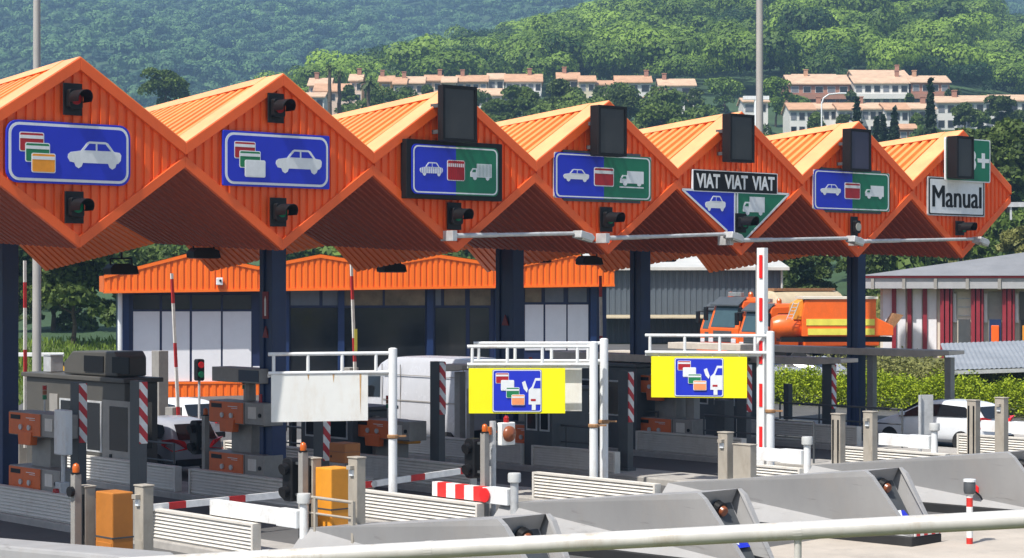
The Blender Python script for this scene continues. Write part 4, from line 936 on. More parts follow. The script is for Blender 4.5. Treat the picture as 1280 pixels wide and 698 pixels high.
z2 = zat(396, d); m = MB(); m.loft([[(x0-.2, -2.6, z2-.06), (x1-3.6, -2.6, z2-.06), (x1-3.6, -2.6, z2-.0), (x0-.2, -2.6, z2-.0)], [(x0-.2, -.06, z2+.05), (x1-3.6, -.06, z2+.05), (x1-3.6, -.06, z2+.11), (x0-.2, -.06, z2+.11)]]); lr = m.build('lean_to_roof', TANK, t, fix=True)

# ------------------------------------------------------------------ station with maroon pillars
d = 108.; xw = xat(1092, d); zb, ze, zf = zat(437, d), zat(361, d), zat(346.5, d)
A = math.atan2(-6, 22); t = thing('striped_building', 'low building with maroon pillars, white wall strips and a grey hipped roof edged in red', 'building', (xw, d, 0), A)
LW = 26.
m = MB(); m.box(.3, LW, .5, 10, zb-1, ze+.05); m.build('wall', CREAM, t)
m = MB(); m.box(-.5, LW+.5, -.6, 10.6, ze, zf-.05)
m.build('fascia', pm('light grey fascia', (.36,.36,.37), .6, var=.08), t, bevel=.02)
m = MB(); m.box(-.56, LW+.56, -.66, 10.66, zf-.049, zf+.06); m.build('red_edge', pm('red roof edge', (.5,.05,.06), .5), t)
zr = zf+1.75
m = MB(); m.add([(-.7,-.8,zf+.07), (LW+.7,-.8,zf+.07), (LW+.7,10.8,zf+.07), (-.7,10.8,zf+.07), (10.5,5,zr), (LW-4,5,zr)], [(0,1,5,4), (1,2,5), (2,3,4,5), (3,0,4), (3,2,1,0)]); m.build('roof', ROOFG, t)
px2x = lambda px: ((px-640)/FPX*d-xw)/math.cos(A)*(1+.0)
for i, q in enumerate(np.arange(0, LW, 1.62)):
    n = MB(); n.box(q-.08, q+.08, -.70, -.61, ze-.02, zf-.06); n.build('fascia_bracket', MIDG, t)
for q in (.45, 1.15, 2.0, 2.75):
    n = MB(); n.box(q, q+.48, .40, .499, zb-.3, ze-.02); n.build('white_strip', WPANEL, t)
for q in (.95, 1.75, 2.55): n = MB(); n.box(q-.02, q+.20, .25, .495, zb-.3, ze-.001); n.build('pillar', MAROON, t)
for i in range(13):
    q = 3.45+i*1.58
    n = MB(); n.box(q, q+.20, -.2, .45, zb-.5, ze-.001); n.box(q+.26, q+.46, -.2, .45, zb-.5, ze-.001); n.box(q+.52, q+.62, -.1, .45, zb-.5, ze-.001); n.build('pillar', MAROON, t, bevel=.01)
    n = MB(); n.box(q+.64, q+.80, .30, .47, zb+(ze-zb)*.45, ze-.25); n.build('white_strip', WPANEL, t)
    b_ = MB(); b_.box(q+.85, q+1.55, .42, .495, zb-.5, ze-.15); b_.build('bay_back', [CREAM, MIDG, BOOTHG][i % 3], t)
    n = MB(); n.box(q+.90, q+1.5, .30, .415, zb-.5, zb+(ze-zb)*.5); n.build('bay_door', [DARKG, NAVY, BLACK, MAROON][i % 4], t)
    if i % 3 == 0:
        n = MB()
        for k in range(3): n.box(q+.9, q+1.5, .36, .41, zb+(ze-zb)*(.55+.14*k), zb+(ze-zb)*(.57+.14*k))
        n.build('shelf_bar', GALV, t)
    else:
        n = MB(); n.box(q+1.0, q+1.4, .2, .29, zb+.3, zb+1.3); n.build('leaning_part', ORANGE_V if i % 3 == 1 else OCHRE, t, bevel=.02)

# yard under the trucks
m = MB(); m.grid([[((p-640)/FPX*q, q, zz) for p in (735, 850, 960, 1088)] for q, zz in ((97, .72), (104, 1.0), (112, 1.28), (122.5, 1.62))]); tag(m.build('yard', ROADM), kind='structure')
# ------------------------------------------------------------------ corrugated carports
def carport(label, px0, px1, d, py_front0, py_front1, rise, back, legs, fallx=0., mat=None):
    x0, x1 = xat(px0, d), xat(px1, d); za, zb = zat(py_front0, d), zat(py_front1, d)
    t = thing('carport', label, 'carport', (x0, d, 0), 0.)
    w = x1-x0; n = max(6, int(w/.18)); rows = [[], []]
    for i in range(n*2+1):
        f = i/(n*2); o = .03*(i % 2); rows[0].append((w*f, 0, za+(zb-za)*f+o)); rows[1].append((w*f+fallx, back, za+(zb-za)*f+rise+o))
    m = MB(); m.grid(rows); m.build('roof_sheet', pm('dull corrugated roof', (.30,.32,.34), .55, .2, var=.12, scale=.6, grime=(.2,.2,.2), gamt=.4), t)
    m = MB(); m.loft([[(0, -.04, za-.16), (w, -.04, zb-.16), (w, -.04, zb-.02), (0, -.04, za-.02)], [(0, .04, za-.16), (w, .04, zb-.16), (w, .04, zb-.02), (0, .04, za-.02)]]); m.build('front_beam', GALV, t, fix=True)
    for px in legs:
        x = xat(px, d)-x0; m = MB(); m.box(x-.10, x+.10, .05, .35, .3, za+(zb-za)*x/w-.02); m.loft([[(x-.05, .1, za-.75), (x+.05, .1, za-.75), (x+.05, .3, za-.75), (x-.05, .3, za-.75)], [(x+.9, .1, za-.10), (x+1.0, .1, za-.10), (x+1.0, .3, za-.10), (x+.9, .3, za-.10)]]); m.build('leg', BLUEST, t, fix=True)
carport('low carport with a corrugated roof and light blue legs over a dark car', 925, 1062, 84, 468, 464, .42, 5.0, (1009, 945))
carport('pale corrugated carport roof at the picture edge, sloping up away from the hedge', 1188, 1340, 76, 463, 458, .75, 7.5, (1300,), 1.2)

# ------------------------------------------------------------------ masts, guard rail, warning boards, lamps
def mast(label, px, d, r, ztop, zbase, mat=None, mid=None):
    t = thing('lamp_mast', label, 'mast', (xat(px, d), d, zbase), 0., 'tall masts rising above the canopy')
    m = MB(); m.tube((0,0,0), (0,0,ztop-zbase), r, r*.72, 14); m.build('shaft', mat or GALV, t, smooth=40); m = MB(); m.tube((0,0,0), (0,0,.12), r*2.1, None, 14); m.build('base_plate', GALV, t)
    m = MB(); m.lathe([(.2, 0), (.9, .15), (.9, .35), (.2, .5)], (0,0,ztop-zbase-.1), 12); m.build('lamp_crown', GALV, t)
MASTM = pm('weathered mast', (.40, .38, .35), .6, .1, var=.12, streak=.2, grime=(.28,.25,.22))
mast('tall grey mast in front of the trees, rising above the rounded blue sign gable', 46, 84, .19, 21, .2, MASTM)
mast('tall pale mast rising above the VIAT gable', 949.5, 96, .20, 24, .5, MASTM)
d = 92.; t = thing('guard_rail', 'white guard rail before the grassy bank, beside the grey mast', 'guard rail', (xat(5, d), d, 0), .0)
m = MB(); m.box(0, 2.7, -.05, .05, zat(446, d), zat(441, d)); m.build('rail', PAINTW, t, bevel=.02)
for x in (.3, 1.4, 2.5): m = MB(); m.box(x-.06, x+.06, .05, .15, 0, zat(442, d)); m.build('post', GALV, t)
d = 78.; t = thing('warning_board', 'yellow and black slanted warning boards in a row behind the booth roof', 'warning board', (xat(60, d), d, 0), .0)
YB = stripes('yellow and black slants', (.75, .42, .02), (.015, .015, .015), (1, 0, 1), .62, .5)
m = MB(); m.box(0, 1.02, -.03, .0, zat(470, d), zat(453, d)); m.build('board', YB, t)
for x in (.15, .9): m = MB(); m.box(x-.03, x+.03, .0, .06, 0, zat(454, d)); m.build('leg', GALV, t)
# guard rail on the far bank at the end of the canopy
d = 120.; t = thing('guard_rail', 'grey guard rail on the dry bank beyond the end of the canopy', 'guard rail', (xat(1255, d), d, 0), -.15)
m = MB(); m.box(0, 9, -.05, .05, zat(259, d), zat(253, d)); m.build('rail', GALV, t)
for x in (.4, 2.4, 4.4, 6.4): m = MB(); m.box(x-.06, x+.06, .05, .15, zat(275, d), zat(254, d)); m.build('post', GALV, t)
def street_lamp(px, d, pyt, pyb, label, arm=1.2):
    t = thing('street_lamp', label, 'street lamp', (xat(px, d), d, zat(pyb, d)), 0.); h = zat(pyt, d)-zat(pyb, d)
    pts = [(0,0,0), (0,0,h*.78), (.12*arm,0,h*.90), (.45*arm,0,h*.98), (arm,0,h)]; m = MB(); m.path(pts, .085, 10); m.build('pole', PAINTW, t); m = MB(); m.box(arm, arm+1.0, -.18, .18, h-.08, h+.10); m.build('lamp_head', PAINTW, t, bevel=.05)
street_lamp(1027, 240, 117, 175, 'white street lamp with a curved arm before the terraced houses', 1.9)
d = 150.; t = thing('floodlight_mast', 'pale floodlight mast with a cross bar beside the tall mast', 'mast', (xat(945, d), d, 5), 0.); h = zat(124, d)-5
m = MB(); m.tube((0,0,0), (0,0,h), .14); m.build('pole', PAINTW, t); m = MB(); m.box(-.95, .95, -.15, .15, h-.05, h+.22); m.build('cross_bar', PAINTW, t)
# ------------------------------------------------------------------ vehicles: +y is the direction of travel
def sec(y, hw, zb, zs, rw, zr):
    h = [(hw*.90, zb), (hw, zb+.14), (hw*1.0, zb+(zs-zb)*.62), (hw*.985, zs), (rw, zr-(zr-zs)*.13-.005), (rw*.88, zr), (rw*.45, zr+.018)]
    return [(x, y, z) for x, z in h]+[(-x, y, z) for x, z in h[::-1]]
def wheel(parent, x, y, r, w=.2):
    m = MB(); m.lathe([(r*.62, -w/2), (r*.96, -w/2), (r, -w/4), (r, w/4), (r*.96, w/2), (r*.62, w/2)], (0,0,0), 22); m.xf(Matrix.Translation((x, y, r)) @ Matrix.Rotation(R(90), 4, 'Y')); ty = m.build('wheel', TYRE, parent, smooth=40)
    m = MB(); m.lathe([(.0, -w*.42), (r*.60, -w*.46), (r*.62, 0), (r*.60, w*.46), (0, w*.42)], (0,0,0), 18); m.xf(Matrix.Translation((x, y, r)) @ Matrix.Rotation(R(90), 4, 'Y')); m.build('rim', RIM, ty, smooth=40)
def car(label, location, rot, paint, suv=0., parked=False):
    t = thing('passenger_car', label, 'car', location, rot, 'cars passing the toll lanes' if not parked else None); k = suv
    S = [(-2.02, .70, .42, .62, .60, .66), (-1.98, .80, .30, .86, .72, .90), (-1.90, .84, .26, .96, .70, 1.02), (-1.62, .86, .22, 1.0, .64, 1.38+k), (-1.30, .87, .20, .99, .63, 1.47+k), (-.4, .88, .20, .97, .64, 1.51+k), (.25, .88, .20, .95, .63, 1.46+k), (.62, .88, .20, .94, .65, 1.28+k*.8), (1.12, .87, .20, .92, .74, 1.0), (1.60, .85, .22, .84, .70, .90), (1.92, .78, .28, .72, .62, .78), (2.06, .62, .36, .56, .5, .60)]
    m = MB(); m.loft([sec(*s) for s in S]); m.build('body', paint, t, smooth=50, fix=True).modifiers.new('round', 'SUBSURF').render_levels = 1
    def sp(i0, f, tt_, s, off=.014):
        a, b = sec(*S[i0]), sec(*S[i0+1]); g = [tuple(a[q][j]+(b[q][j]-a[q][j])*f for j in range(3)) for q in (3, 4)]
        p = [g[0][j]+(g[1][j]-g[0][j])*tt_ for j in range(3)]; return (s*(p[0]+off), p[1], p[2])
    for s in (-1, 1):
        m = MB(); st = [(3, .45, .12, .55), (4, 0, .10, .84), (5, 0., .10, .90), (5, .40, .10, .90)]; m.grid([[sp(i, f, a, s) for i, f, a, b in st], [sp(i, f, b, s) for i, f, a, b in st]]); m.build('side_window', GLASS, t)
        m = MB(); st = [(5, .48, .10, .90), (6, 0, .10, .90), (6, .9, .10, .86), (7, .70, .12, .35)]; m.grid([[sp(i, f, a, s) for i, f, a, b in st], [sp(i, f, b, s) for i, f, a, b in st]]); m.build('side_window', GLASS, t)
        m = MB(); m.loft([[(s*.34, -2.085, .76), (s*.82, -2.025, .70), (s*.925, -1.58, .86), (s*.925, -1.60, 1.0), (s*.82, -2.0, 1.05), (s*.50, -2.07, .98)], [(s*.34, -1.9, .80), (s*.70, -1.85, .76), (s*.75, -1.5, .88), (s*.75, -1.5, .98), (s*.70, -1.85, 1.01), (s*.5, -1.9, .95)]]); m.build('tail_light', TAIL, t, fix=True)
        m = MB(); m.loft([[(s*.45, 2.02, .64), (s*.72, 1.93, .68), (s*.82, 1.62, .80), (s*.70, 1.80, .80)], [(s*.42, 1.9, .60), (s*.66, 1.85, .64), (s*.74, 1.55, .76), (s*.62, 1.72, .76)]]); m.build('headlight', HEAD, t, fix=True)
        m = MB(); m.box(s*.90, s*1.06, .70, .84, .98, 1.12); m.build('mirror', paint, t, bevel=.04)
        for y in (-1.28, 1.30): wheel(t, s*.78, y, .315)
    m = MB(); m.grid([[(x*.62, -1.985+abs(x)*.02, 1.0) for x in (-1, -.5, 0, .5, 1)], [(x*.58, -1.70+abs(x)*.02, 1.36+k) for x in (-1, -.5, 0, .5, 1)]]); m.build('rear_window', GLASS, t)
    m = MB(); m.grid([[(x*.66, 1.16, 1.02) for x in (-1, -.5, 0, .5, 1)], [(x*.58, .37, 1.47+k*.9) for x in (-1, -.5, 0, .5, 1)]]); m.build('windscreen', GLASS, t)
    m = MB(); m.box(-.26, .26, -2.035, -2.0, .62, .74); m.build('number_plate', WHITE, t); m = MB(); m.box(-.72, .72, -2.05, -1.9, .30, .48); m.build('bumper', BLACK, t, bevel=.03)
    return t
u = 7.5; car('silver hatchback seen from behind with bright red tail lights, beside the grey booth', loc(u, vat(198, u)), ROT, CARS, .06)
u = 12.3; car('white car with a dark windscreen ahead of the silver hatchback', loc(u, vat(226, u)+.6), ROT, CARW)
u = 27.2; car('white hatchback before the bright hedge', loc(u, vat(1178, u), -.06), ROT, CARW, -.03)
car('dark car parked under the low carport with blue legs', (xat(985, 86), 86.5, .55), R(70), CARD, parked=True)
# van
u = 17.5; v = vat(536, u)
t = thing('delivery_van', 'tall white panel van waiting in a lane behind the post with a slanted board', 'van', loc(u, v), ROT); t.scale = (1, 1.06, 1.1)
S = [(-2.93, .90, .45, 1.2, .86, 2.34), (-2.87, .95, .40, 1.3, .89, 2.44), (-2.7, .98, .38, 1.3, .90, 2.49), (-1.5, .98, .38, 1.3, .90, 2.52), (.5, .98, .38, 1.3, .90, 2.50), (1.0, .98, .38, 1.3, .88, 2.44), (1.35, .98, .38, 1.3, .86, 2.30), (1.75, .97, .38, 1.28, .82, 1.98), (2.35, .95, .38, 1.22, .80, 1.36), (2.75, .90, .40, 1.02, .74, 1.14), (2.95, .78, .46, .8, .62, .9)]
m = MB(); m.loft([sec(*s) for s in S]); m.build('body', pm('shaded white van paint', (.50,.51,.54), .25, var=.04, grime=(.4,.4,.4), gamt=.3), t, smooth=45, fix=True)  # a white van, greyed: the canopy shade is put into its colour
for s in (-1, 1):
    m = MB(); m.add([(s*.985, 1.15, 1.36), (s*.965, 2.10, 1.34), (s*.885, 1.78, 1.90), (s*.915, 1.20, 1.98)], [(0,1,2,3) if s > 0 else (3,2,1,0)]); m.build('side_window', GLASS, t)
    m = MB(); m.box(s*.975, s*.992, -2.7, 1.0, 1.28, 1.31); m.box(s*.955, s*.97, -2.7, 1.0, 2.0, 2.02)
    for y in (-2.62, -1.2, .2, 1.05): m.box(s*.965, s*.990, y-.008, y+.008, .5, 2.3)
    m.build('panel_seam', MIDG, t)
    m = MB(); m.box(s*1.0, s*1.22, 1.75, 1.92, 1.30, 1.68); m.build('mirror', BLACK, t, bevel=.03)
    m = MB(); m.box(s*.90, s*.97, -2.92, -2.82, 1.0, 1.5); m.build('tail_light', TAIL, t, bevel=.01)
    m = MB(); m.loft([[(s*.60, 2.93, .84), (s*.88, 2.72, .92), (s*.90, 2.6, 1.06), (s*.66, 2.84, 1.0)], [(s*.56, 2.8, .84), (s*.8, 2.62, .92), (s*.82, 2.5, 1.06), (s*.6, 2.7, 1.0)]]); m.build('headlight', HEAD, t, fix=True)
    for y in (-1.75, 1.95): wheel(t, s*.85, y, .36, .24)
m = MB(); m.grid([[(x*.80, 2.38, 1.37) for x in (-1, 0, 1)], [(x*.74, 1.80, 2.04) for x in (-1, 0, 1)]]); m.build('windscreen', GLASS, t)
m = MB(); m.box(-.95, .95, -3.0, -2.85, .40, .60); m.build('bumper', BLACK, t, bevel=.03); m = MB(); m.box(-.8, .8, 2.85, 3.0, .40, .62); m.build('bumper', BLACK, t, bevel=.03)

# orange road maintenance trucks
def truck(label, px, d, pyr, rot, body, sc=1.):
    t = thing('service_truck', label, 'truck', (xat(px, d), d, .9), rot, 'orange road service trucks'); t.scale = (sc, sc, sc)
    # cab, facing -y in local space so the windscreen meets the viewer when rotated
    m = MB(); m.loft([[(-1.2,-.05,.75),(1.2,-.05,.75),(1.2,1.75,.75),(-1.2,1.75,.75)], [(-1.2,-.08,1.55),(1.2,-.08,1.55),(1.2,1.75,1.55),(-1.2,1.75,1.55)], [(-1.10,.28,2.75),(1.10,.28,2.75),(1.12,1.75,2.80),(-1.12,1.75,2.80)], [(-1.0,.5,2.92),(1.0,.5,2.92),(1.0,1.6,2.96),(-1.0,1.6,2.96)]]); cab = m.build('cab', ORANGE_V, t, bevel=.06, fix=True)
    m = MB(); m.loft([[(-.95,-.085,1.62),(.95,-.085,1.62),(.95,.0,1.62),(-.95,.0,1.62)], [(-.88,.235,2.66),(.88,.235,2.66),(.88,.3,2.66),(-.88,.3,2.66)]]); m.build('windscreen', pm('truck glass', (.05,.09,.10), .06), cab, fix=True)
    m = MB(); m.loft([[(-1.12,.02,2.62),(1.12,.02,2.62),(1.08,.5,2.97),(-1.08,.5,2.97)], [(-1.12,.02,2.56),(1.12,.02,2.56),(1.08,.4,2.85),(-1.08,.4,2.85)]]); m.build('sun_visor', DARKG, cab, fix=True)
    for s in (-1, 1):
        m = MB(); m.add([(s*1.207,.45,1.68),(s*1.207,1.30,1.68),(s*1.15,1.28,2.5),(s*1.15,.60,2.5)], [(0,1,2,3) if s < 0 else (3,2,1,0)]); m.build('side_window', GLASS, cab)
        m = MB(); m.box(s*.72, s*1.08, -.13, -.08, .92, 1.12); m.build('headlight', HEAD, cab, bevel=.02)
        m = MB(); m.box(s*1.25, s*1.50, -.12, .0, 1.9, 2.5); m.tube((s*1.1,.2,2.5), (s*1.4,-.05,2.5), .03); m.build('mirror', BLACK, cab, bevel=.02)
    m = MB(); m.box(-.7, .7, -.12, -.07, .95, 1.45)
    for i in range(4): m.box(-.68, .68, -.135, -.121, 1.0+.11*i, 1.04+.11*i)
    m.build('grille', DARKG, cab)
    m = MB(); m.box(-1.22, 1.22, -.28, .1, .45, .80); m.build('bumper', ORANGE_V, t, bevel=.04)
    for x in (-.8, .8): m = MB(); m.lathe([(.12,0),(.12,.14),(.08,.22),(0,.24)], (x, .9, 2.96), 12); m.build('beacon', LENSA, t); m = MB(); m.box(-.5, .5, .55, .75, 2.99, 3.18); m.build('light_bar', GALV, t, bevel=.02)
    m = MB(); m.box(-.45, .45, .3, 6.6, .62, .86); m.build('chassis', BLACK, t)
    for y in (.85, 4.4, 5.6):
        for s in (-1, 1): wheel(t, s*1.0, y, .48, .32)
    if body == 'tank':
        m = MB(); m.lathe([(.0,0),(.7,.02),(.98,.25),(1.0,1.0),(1.0,3.4),(.98,3.9),(.7,4.15),(0,4.18)], (0,0,0), 24); m.xf(Matrix.Translation((0, 2.2, 2.25)) @ Matrix.Rotation(R(-90), 4, 'X')); m.build('tank', TANK, t, smooth=40)
        m = MB(); m.box(-.35, .35, 2.5, 5.9, 3.23, 3.35); m.build('walkway', RUST, t)
    if body == 'box':
        m = MB(); m.box(-1.15, 1.15, 2.1, 6.4, .9, 2.1); m.build('load_body', ORANGE_V, t, bevel=.05)
    return t
truck('rear orange truck cab with a dark visor at the end of the row', 893, 116, 0, R(-60), 'box', 1.1)
truck('orange truck with a roof light bar in the middle of the row', 905, 112, 0, R(-62), 'tank', 1.22)
truck('orange truck nearest the pole with the red blocks', 942, 108, 0, R(-64), 'box', 1.12)
# salt spreader
d = 104.; x0 = xat(972, d); t = thing('salt_spreader', 'big orange salt spreader hopper with lime reflective bands and a chute at its tail', 'spreader', (x0, d, .9), R(2))
def q(px, py): return (xat(px, d)-x0, zat(py, d)-.9)
P = [q(1007, 375), q(1096, 371), q(1096, 397), q(1118, 408), q(1118, 420), q(1003, 421), q(1003, 396)]
m = MB(); m.pxz(P, 0, 2.2); hp = m.build('hopper', ORANGE_V, t, bevel=.03)
for (pa, pb, ya, yb) in ((1008, 1094, 399, 407), (1010, 1094, 411, 419)):
    a, b = q(pa, yb), q(pb, ya); m = MB(); m.box(a[0], b[0], -.03, -.001, a[1], b[1]); m.build('reflective_band', LIME, hp)
m = MB(); a, b = q(1004, 374), q(1098, 370); m.box(a[0], b[0], -.08, 2.28, a[1], a[1]+.12); m.build('rim', CREAM, hp)
m = MB(); m.pxz([q(995, 380), q(1006, 374), q(1006, 400), q(993, 400)], .3, 1.9); m.build('side_box', OCHRE, t, bevel=.03)
a = q(989, 409); m = MB(); m.lathe([(0,-.9),(.45,-.85),(.62,-.5),(.62,.5),(.45,.85),(0,.9)], (0,0,0), 20); m.xf(Matrix.Translation((a[0], .9, a[1])) @ Matrix.Rotation(R(90), 4, 'Y')); m.build('brine_tank', ORANGE_V, t, smooth=40)
m = MB(); a, b = q(1112, 416), q(1131, 392); m.loft([[(a[0]-.2,.7,a[1]),(a[0]+.25,.7,a[1]),(a[0]+.25,1.4,a[1]),(a[0]-.2,1.4,a[1])], [(b[0]-.35,.7,b[1]),(b[0]+.15,.7,b[1]-.1),(b[0]+.15,1.4,b[1]-.1),(b[0]-.35,1.4,b[1])]]); m.build('chute', RUST, t, fix=True)
m = MB(); a, b = q(978, 422), q(1118, 428); m.box(a[0], b[0], .3, 1.9, b[1], a[1]); m.build('chassis', BLACK, t)
m = MB()
for s in (0, .28): m.tube((q(983, 400)[0]+s, -.05, q(983, 400)[1]), (q(992, 378)[0]+s, -.05, q(992, 378)[1]), .025)
for i in range(5): f = i/5+.1; xx = q(983, 400)[0]+(q(992, 378)[0]-q(983, 400)[0])*f; zz = q(983, 400)[1]+(q(992, 378)[1]-q(983, 400)[1])*f; m.tube((xx, -.05, zz), (xx+.28, -.05, zz), .02)
m.build('ladder', GALV, t)
for px in (1000, 1085, 1105):
    for y in (.35, 1.85):
        a = q(px, 428); w_ = a[0]; mm = MB(); mm.lathe([(.28,-.15),(.46,-.15),(.48,0),(.46,.15),(.28,.15)], (0,0,0), 18); mm.xf(Matrix.Translation((w_, y, .48)) @ Matrix.Rotation(R(90), 4, 'X')); mm.build('wheel', TYRE, t)
# ------------------------------------------------------------------ leaf clouds
rng = np.random.default_rng(11)
def leaf_mesh(name, V, tint, mat):
    """V: (N,4,3) leaf-clump faces"""
    n = len(V); me = bpy.data.meshes.new(name)
    me.vertices.add(4*n); me.vertices.foreach_set('co', V.reshape(-1).astype(np.float32))
    me.loops.add(4*n); me.loops.foreach_set('vertex_index', np.arange(4*n, dtype=np.int32))
    me.polygons.add(n); me.polygons.foreach_set('loop_start', np.arange(0, 4*n, 4, dtype=np.int32)); me.polygons.foreach_set('loop_total', np.full(n, 4, dtype=np.int32))
    at = me.attributes.new('tint', 'FLOAT', 'POINT'); at.data.foreach_set('value', np.repeat(np.clip(tint, 0, 1), 4).astype(np.float32))
    me.materials.append(mat); me.update(calc_edges=True); return me
def cloud(lobes, n, size, out=.55, seed=None, inner=.72, tn=.24):
    """clumps spread through ellipsoid lobes (cx,cy,cz,rx,ry,rz); returns faces and a clump tint"""
    g = rng if seed is None else np.random.default_rng(seed)
    lb = np.array(lobes, float); ar = lb[:,3]*lb[:,5]; pk = g.choice(len(lb), n, p=ar/ar.sum())
    d = g.normal(size=(n,3)); d /= np.linalg.norm(d, axis=1)[:,None]; d[:,2] = np.where(d[:,2] < -.35, -d[:,2], d[:,2])
    r = inner+(1.06-inner)*g.random(n)**.6
    c = lb[pk,:3]+d*lb[pk,3:]*r[:,None]
    nr = d/lb[pk,3:]; nr /= np.linalg.norm(nr, axis=1)[:,None]
    nr = nr*out+g.normal(size=(n,3))*(1-out)*.9; nr /= np.linalg.norm(nr, axis=1)[:,None]+1e-9
    a = np.cross(nr, g.normal(size=(n,3))); a /= np.linalg.norm(a, axis=1)[:,None]+1e-9; b = np.cross(nr, a)
    s = size*(.6+.8*g.random(n))[:,None]; asp = (.55+.5*g.random(n))[:,None]
    k = lambda: 1+.35*g.normal(size=(n,1))
    V = np.stack([c-a*s*k()-b*s*asp*.5, c+a*s*.2-b*s*asp*k(), c+a*s*k()+b*s*asp*.4, c-a*s*.25+b*s*asp*k()], 1)
    lob_t = g.random(len(lb))*.35
    t = .28+lob_t[pk]+tn*g.normal(size=n)
    return V, t
def lobes_round(g, R_, H, n=7, flat=.6):
    L_ = [(0, 0, H, R_*.72, R_*.72, R_*flat*.9)]
    for i in range(n):
        a = 2*math.pi*i/n+g.random()*.6; q = R_*(.42+.25*g.random()); s = R_*(.34+.22*g.random())
        L_.append((q*math.cos(a), q*math.sin(a), H-R_*flat*(.25-.5*g.random()), s, s, s*(.75+.3*g.random())))
    return L_
LEAF_FAR = leafmat('far wood leaves', (.014, .052, .034), (.17, .32, .10))
LEAF_PINE = leafmat('pine wood leaves', (.015, .050, .011), (.26, .40, .05))
LEAF_DARK = leafmat('dark evergreen leaves', (.020, .045, .011), (.135, .19, .04))
LEAF_BUSH = leafmat('bush leaves', (.030, .065, .012), (.160, .235, .038))
LEAF_HEDGE = leafmat('bright hedge leaves', (.070, .13, .006), (.52, .62, .025))
LEAF_DRY = leafmat('dry bank scrub', (.085, .095, .025), (.36, .36, .11))
LEAF_CYP = leafmat('cypress leaves', (.012, .030, .014), (.040, .070, .028))
LEAF_PALM = leafmat('palm fronds', (.030, .055, .018), (.13, .17, .06))
GRASSL = leafmat('grass blades', (.06, .11, .015), (.26, .36, .05))

# ------------------------------------------------------------------ ground
def lerp(xs, ys, x): return float(np.interp(x, xs, ys))
SKY_PX = [-400, 200, 330, 385, 425, 480, 560, 620, 700, 760, 850, 1000, 1120, 1200, 1250, 1290, 1400, 1700]
SKY_PY = [190, 165, 150, 118, 108, 96, 78, 60, 36, 14, -25, -60, -50, -10, 28, 45, 60, 80]
BAS_PX = [-400, 250, 380, 480, 700, 870, 960, 1080, 1280, 1700]
BAS_PY = [190, 170, 150, 128, 128, 136, 150, 140, 138, 138]
def terrain_z(x, y):
    d = y; px = 640+x/y*FPX
    z4 = zat(lerp(BAS_PX, BAS_PY, px), 430); zr = max(zat(lerp(SKY_PX, SKY_PY, px), 760)-7, z4+4)
    z3 = zat(lerp(BAS_PX, BAS_PY, px)+lerp([300, 900, 970, 1700], [14, 14, 34, 34], px), 345)
    zl = 7.0*min(1, max(0, (px-900)/250)) if px > 900 else 2.0*min(1, max(0, (300-px)/200))
    return lerp([95, 112, 150, 260, 345, 430, 520, 760, 950, 1100], [.55, 1.2, 2.6+zl*.35, max(9+zl, .5*z3), z3, z4, z4+(zr-z4)*.22, zr, zr-35, zr-60], d)
def sheet(name, xs, ys, fz_, mat, smooth=True):
    V = [(x, y, fz_(x, y)) for y in ys for x in xs]; n = len(xs)
    me = bpy.data.meshes.new(name); me.from_pydata(V, [], [(j*n+i, j*n+i+1, (j+1)*n+i+1, (j+1)*n+i) for j in range(len(ys)-1) for i in range(n-1)])
    me.materials.append(mat); me.polygons.foreach_set('use_smooth', [smooth]*len(me.polygons)); me.update()
    o = bpy.data.objects.new(name, me); COL.objects.link(o); return tag(o, kind='structure')
def fan_sheet(name, angs, ds, fz_, mat):
    V = []; n = len(angs)
    for d in ds:
        for a in angs: x = a*d; V.append((x, d, fz_(x, d)))
    me = bpy.data.meshes.new(name); me.from_pydata(V, [], [(j*n+i, j*n+i+1, (j+1)*n+i+1, (j+1)*n+i) for j in range(len(ds)-1) for i in range(n-1)])
    me.materials.append(mat); me.polygons.foreach_set('use_smooth', [True]*len(me.polygons)); me.update()
    o = bpy.data.objects.new(name, me); COL.objects.link(o); return tag(o, kind='structure')
g_ = MB(); g_.add([(-2600,-300,-1.3),(2600,-300,-1.3),(2600,3400,-1.3),(-2600,3400,-1.3)], [(0,1,2,3)]); tag(g_.build('ground', GRASSM), kind='structure')
r_ = MB(); us = np.linspace(-42, 62, 27); vs_ = np.linspace(-46, 62, 10); r_.grid([[tuple(W(u, v, gz(u))) for u in us] for v in vs_]); tag(r_.build('road', ROADM), kind='structure')
m = MB(); m.grid([[tuple(W(u, v, gz(u)+.008)) for u in us] for v in (-45, -30, -15, -9.5)]); tag(m.build('pavement', APRON), kind='structure')
near = fan_sheet('near_hill', np.linspace(-.40, .42, 83), [95, 104, 112, 125, 150, 180, 220, 260, 310, 370, 430, 470, 520, 600, 680, 760, 850, 950], terrain_z, HILLM)
def far_z(x, y):
    a = x/y; n = 14*math.sin(a*19+y*.004)+10*math.sin(a*41+1.3+y*.007)+6*math.sin(x*.021)
    f = max(0, min(1, (y-1000)/1300)); return zat(175, 1000)+(zat(-75, 2300)-zat(175, 1000))*f+n*(.3+f)
far = fan_sheet('far_hill', np.linspace(-.36, .36, 90), list(np.linspace(940, 2350, 30)), far_z, HILLM)
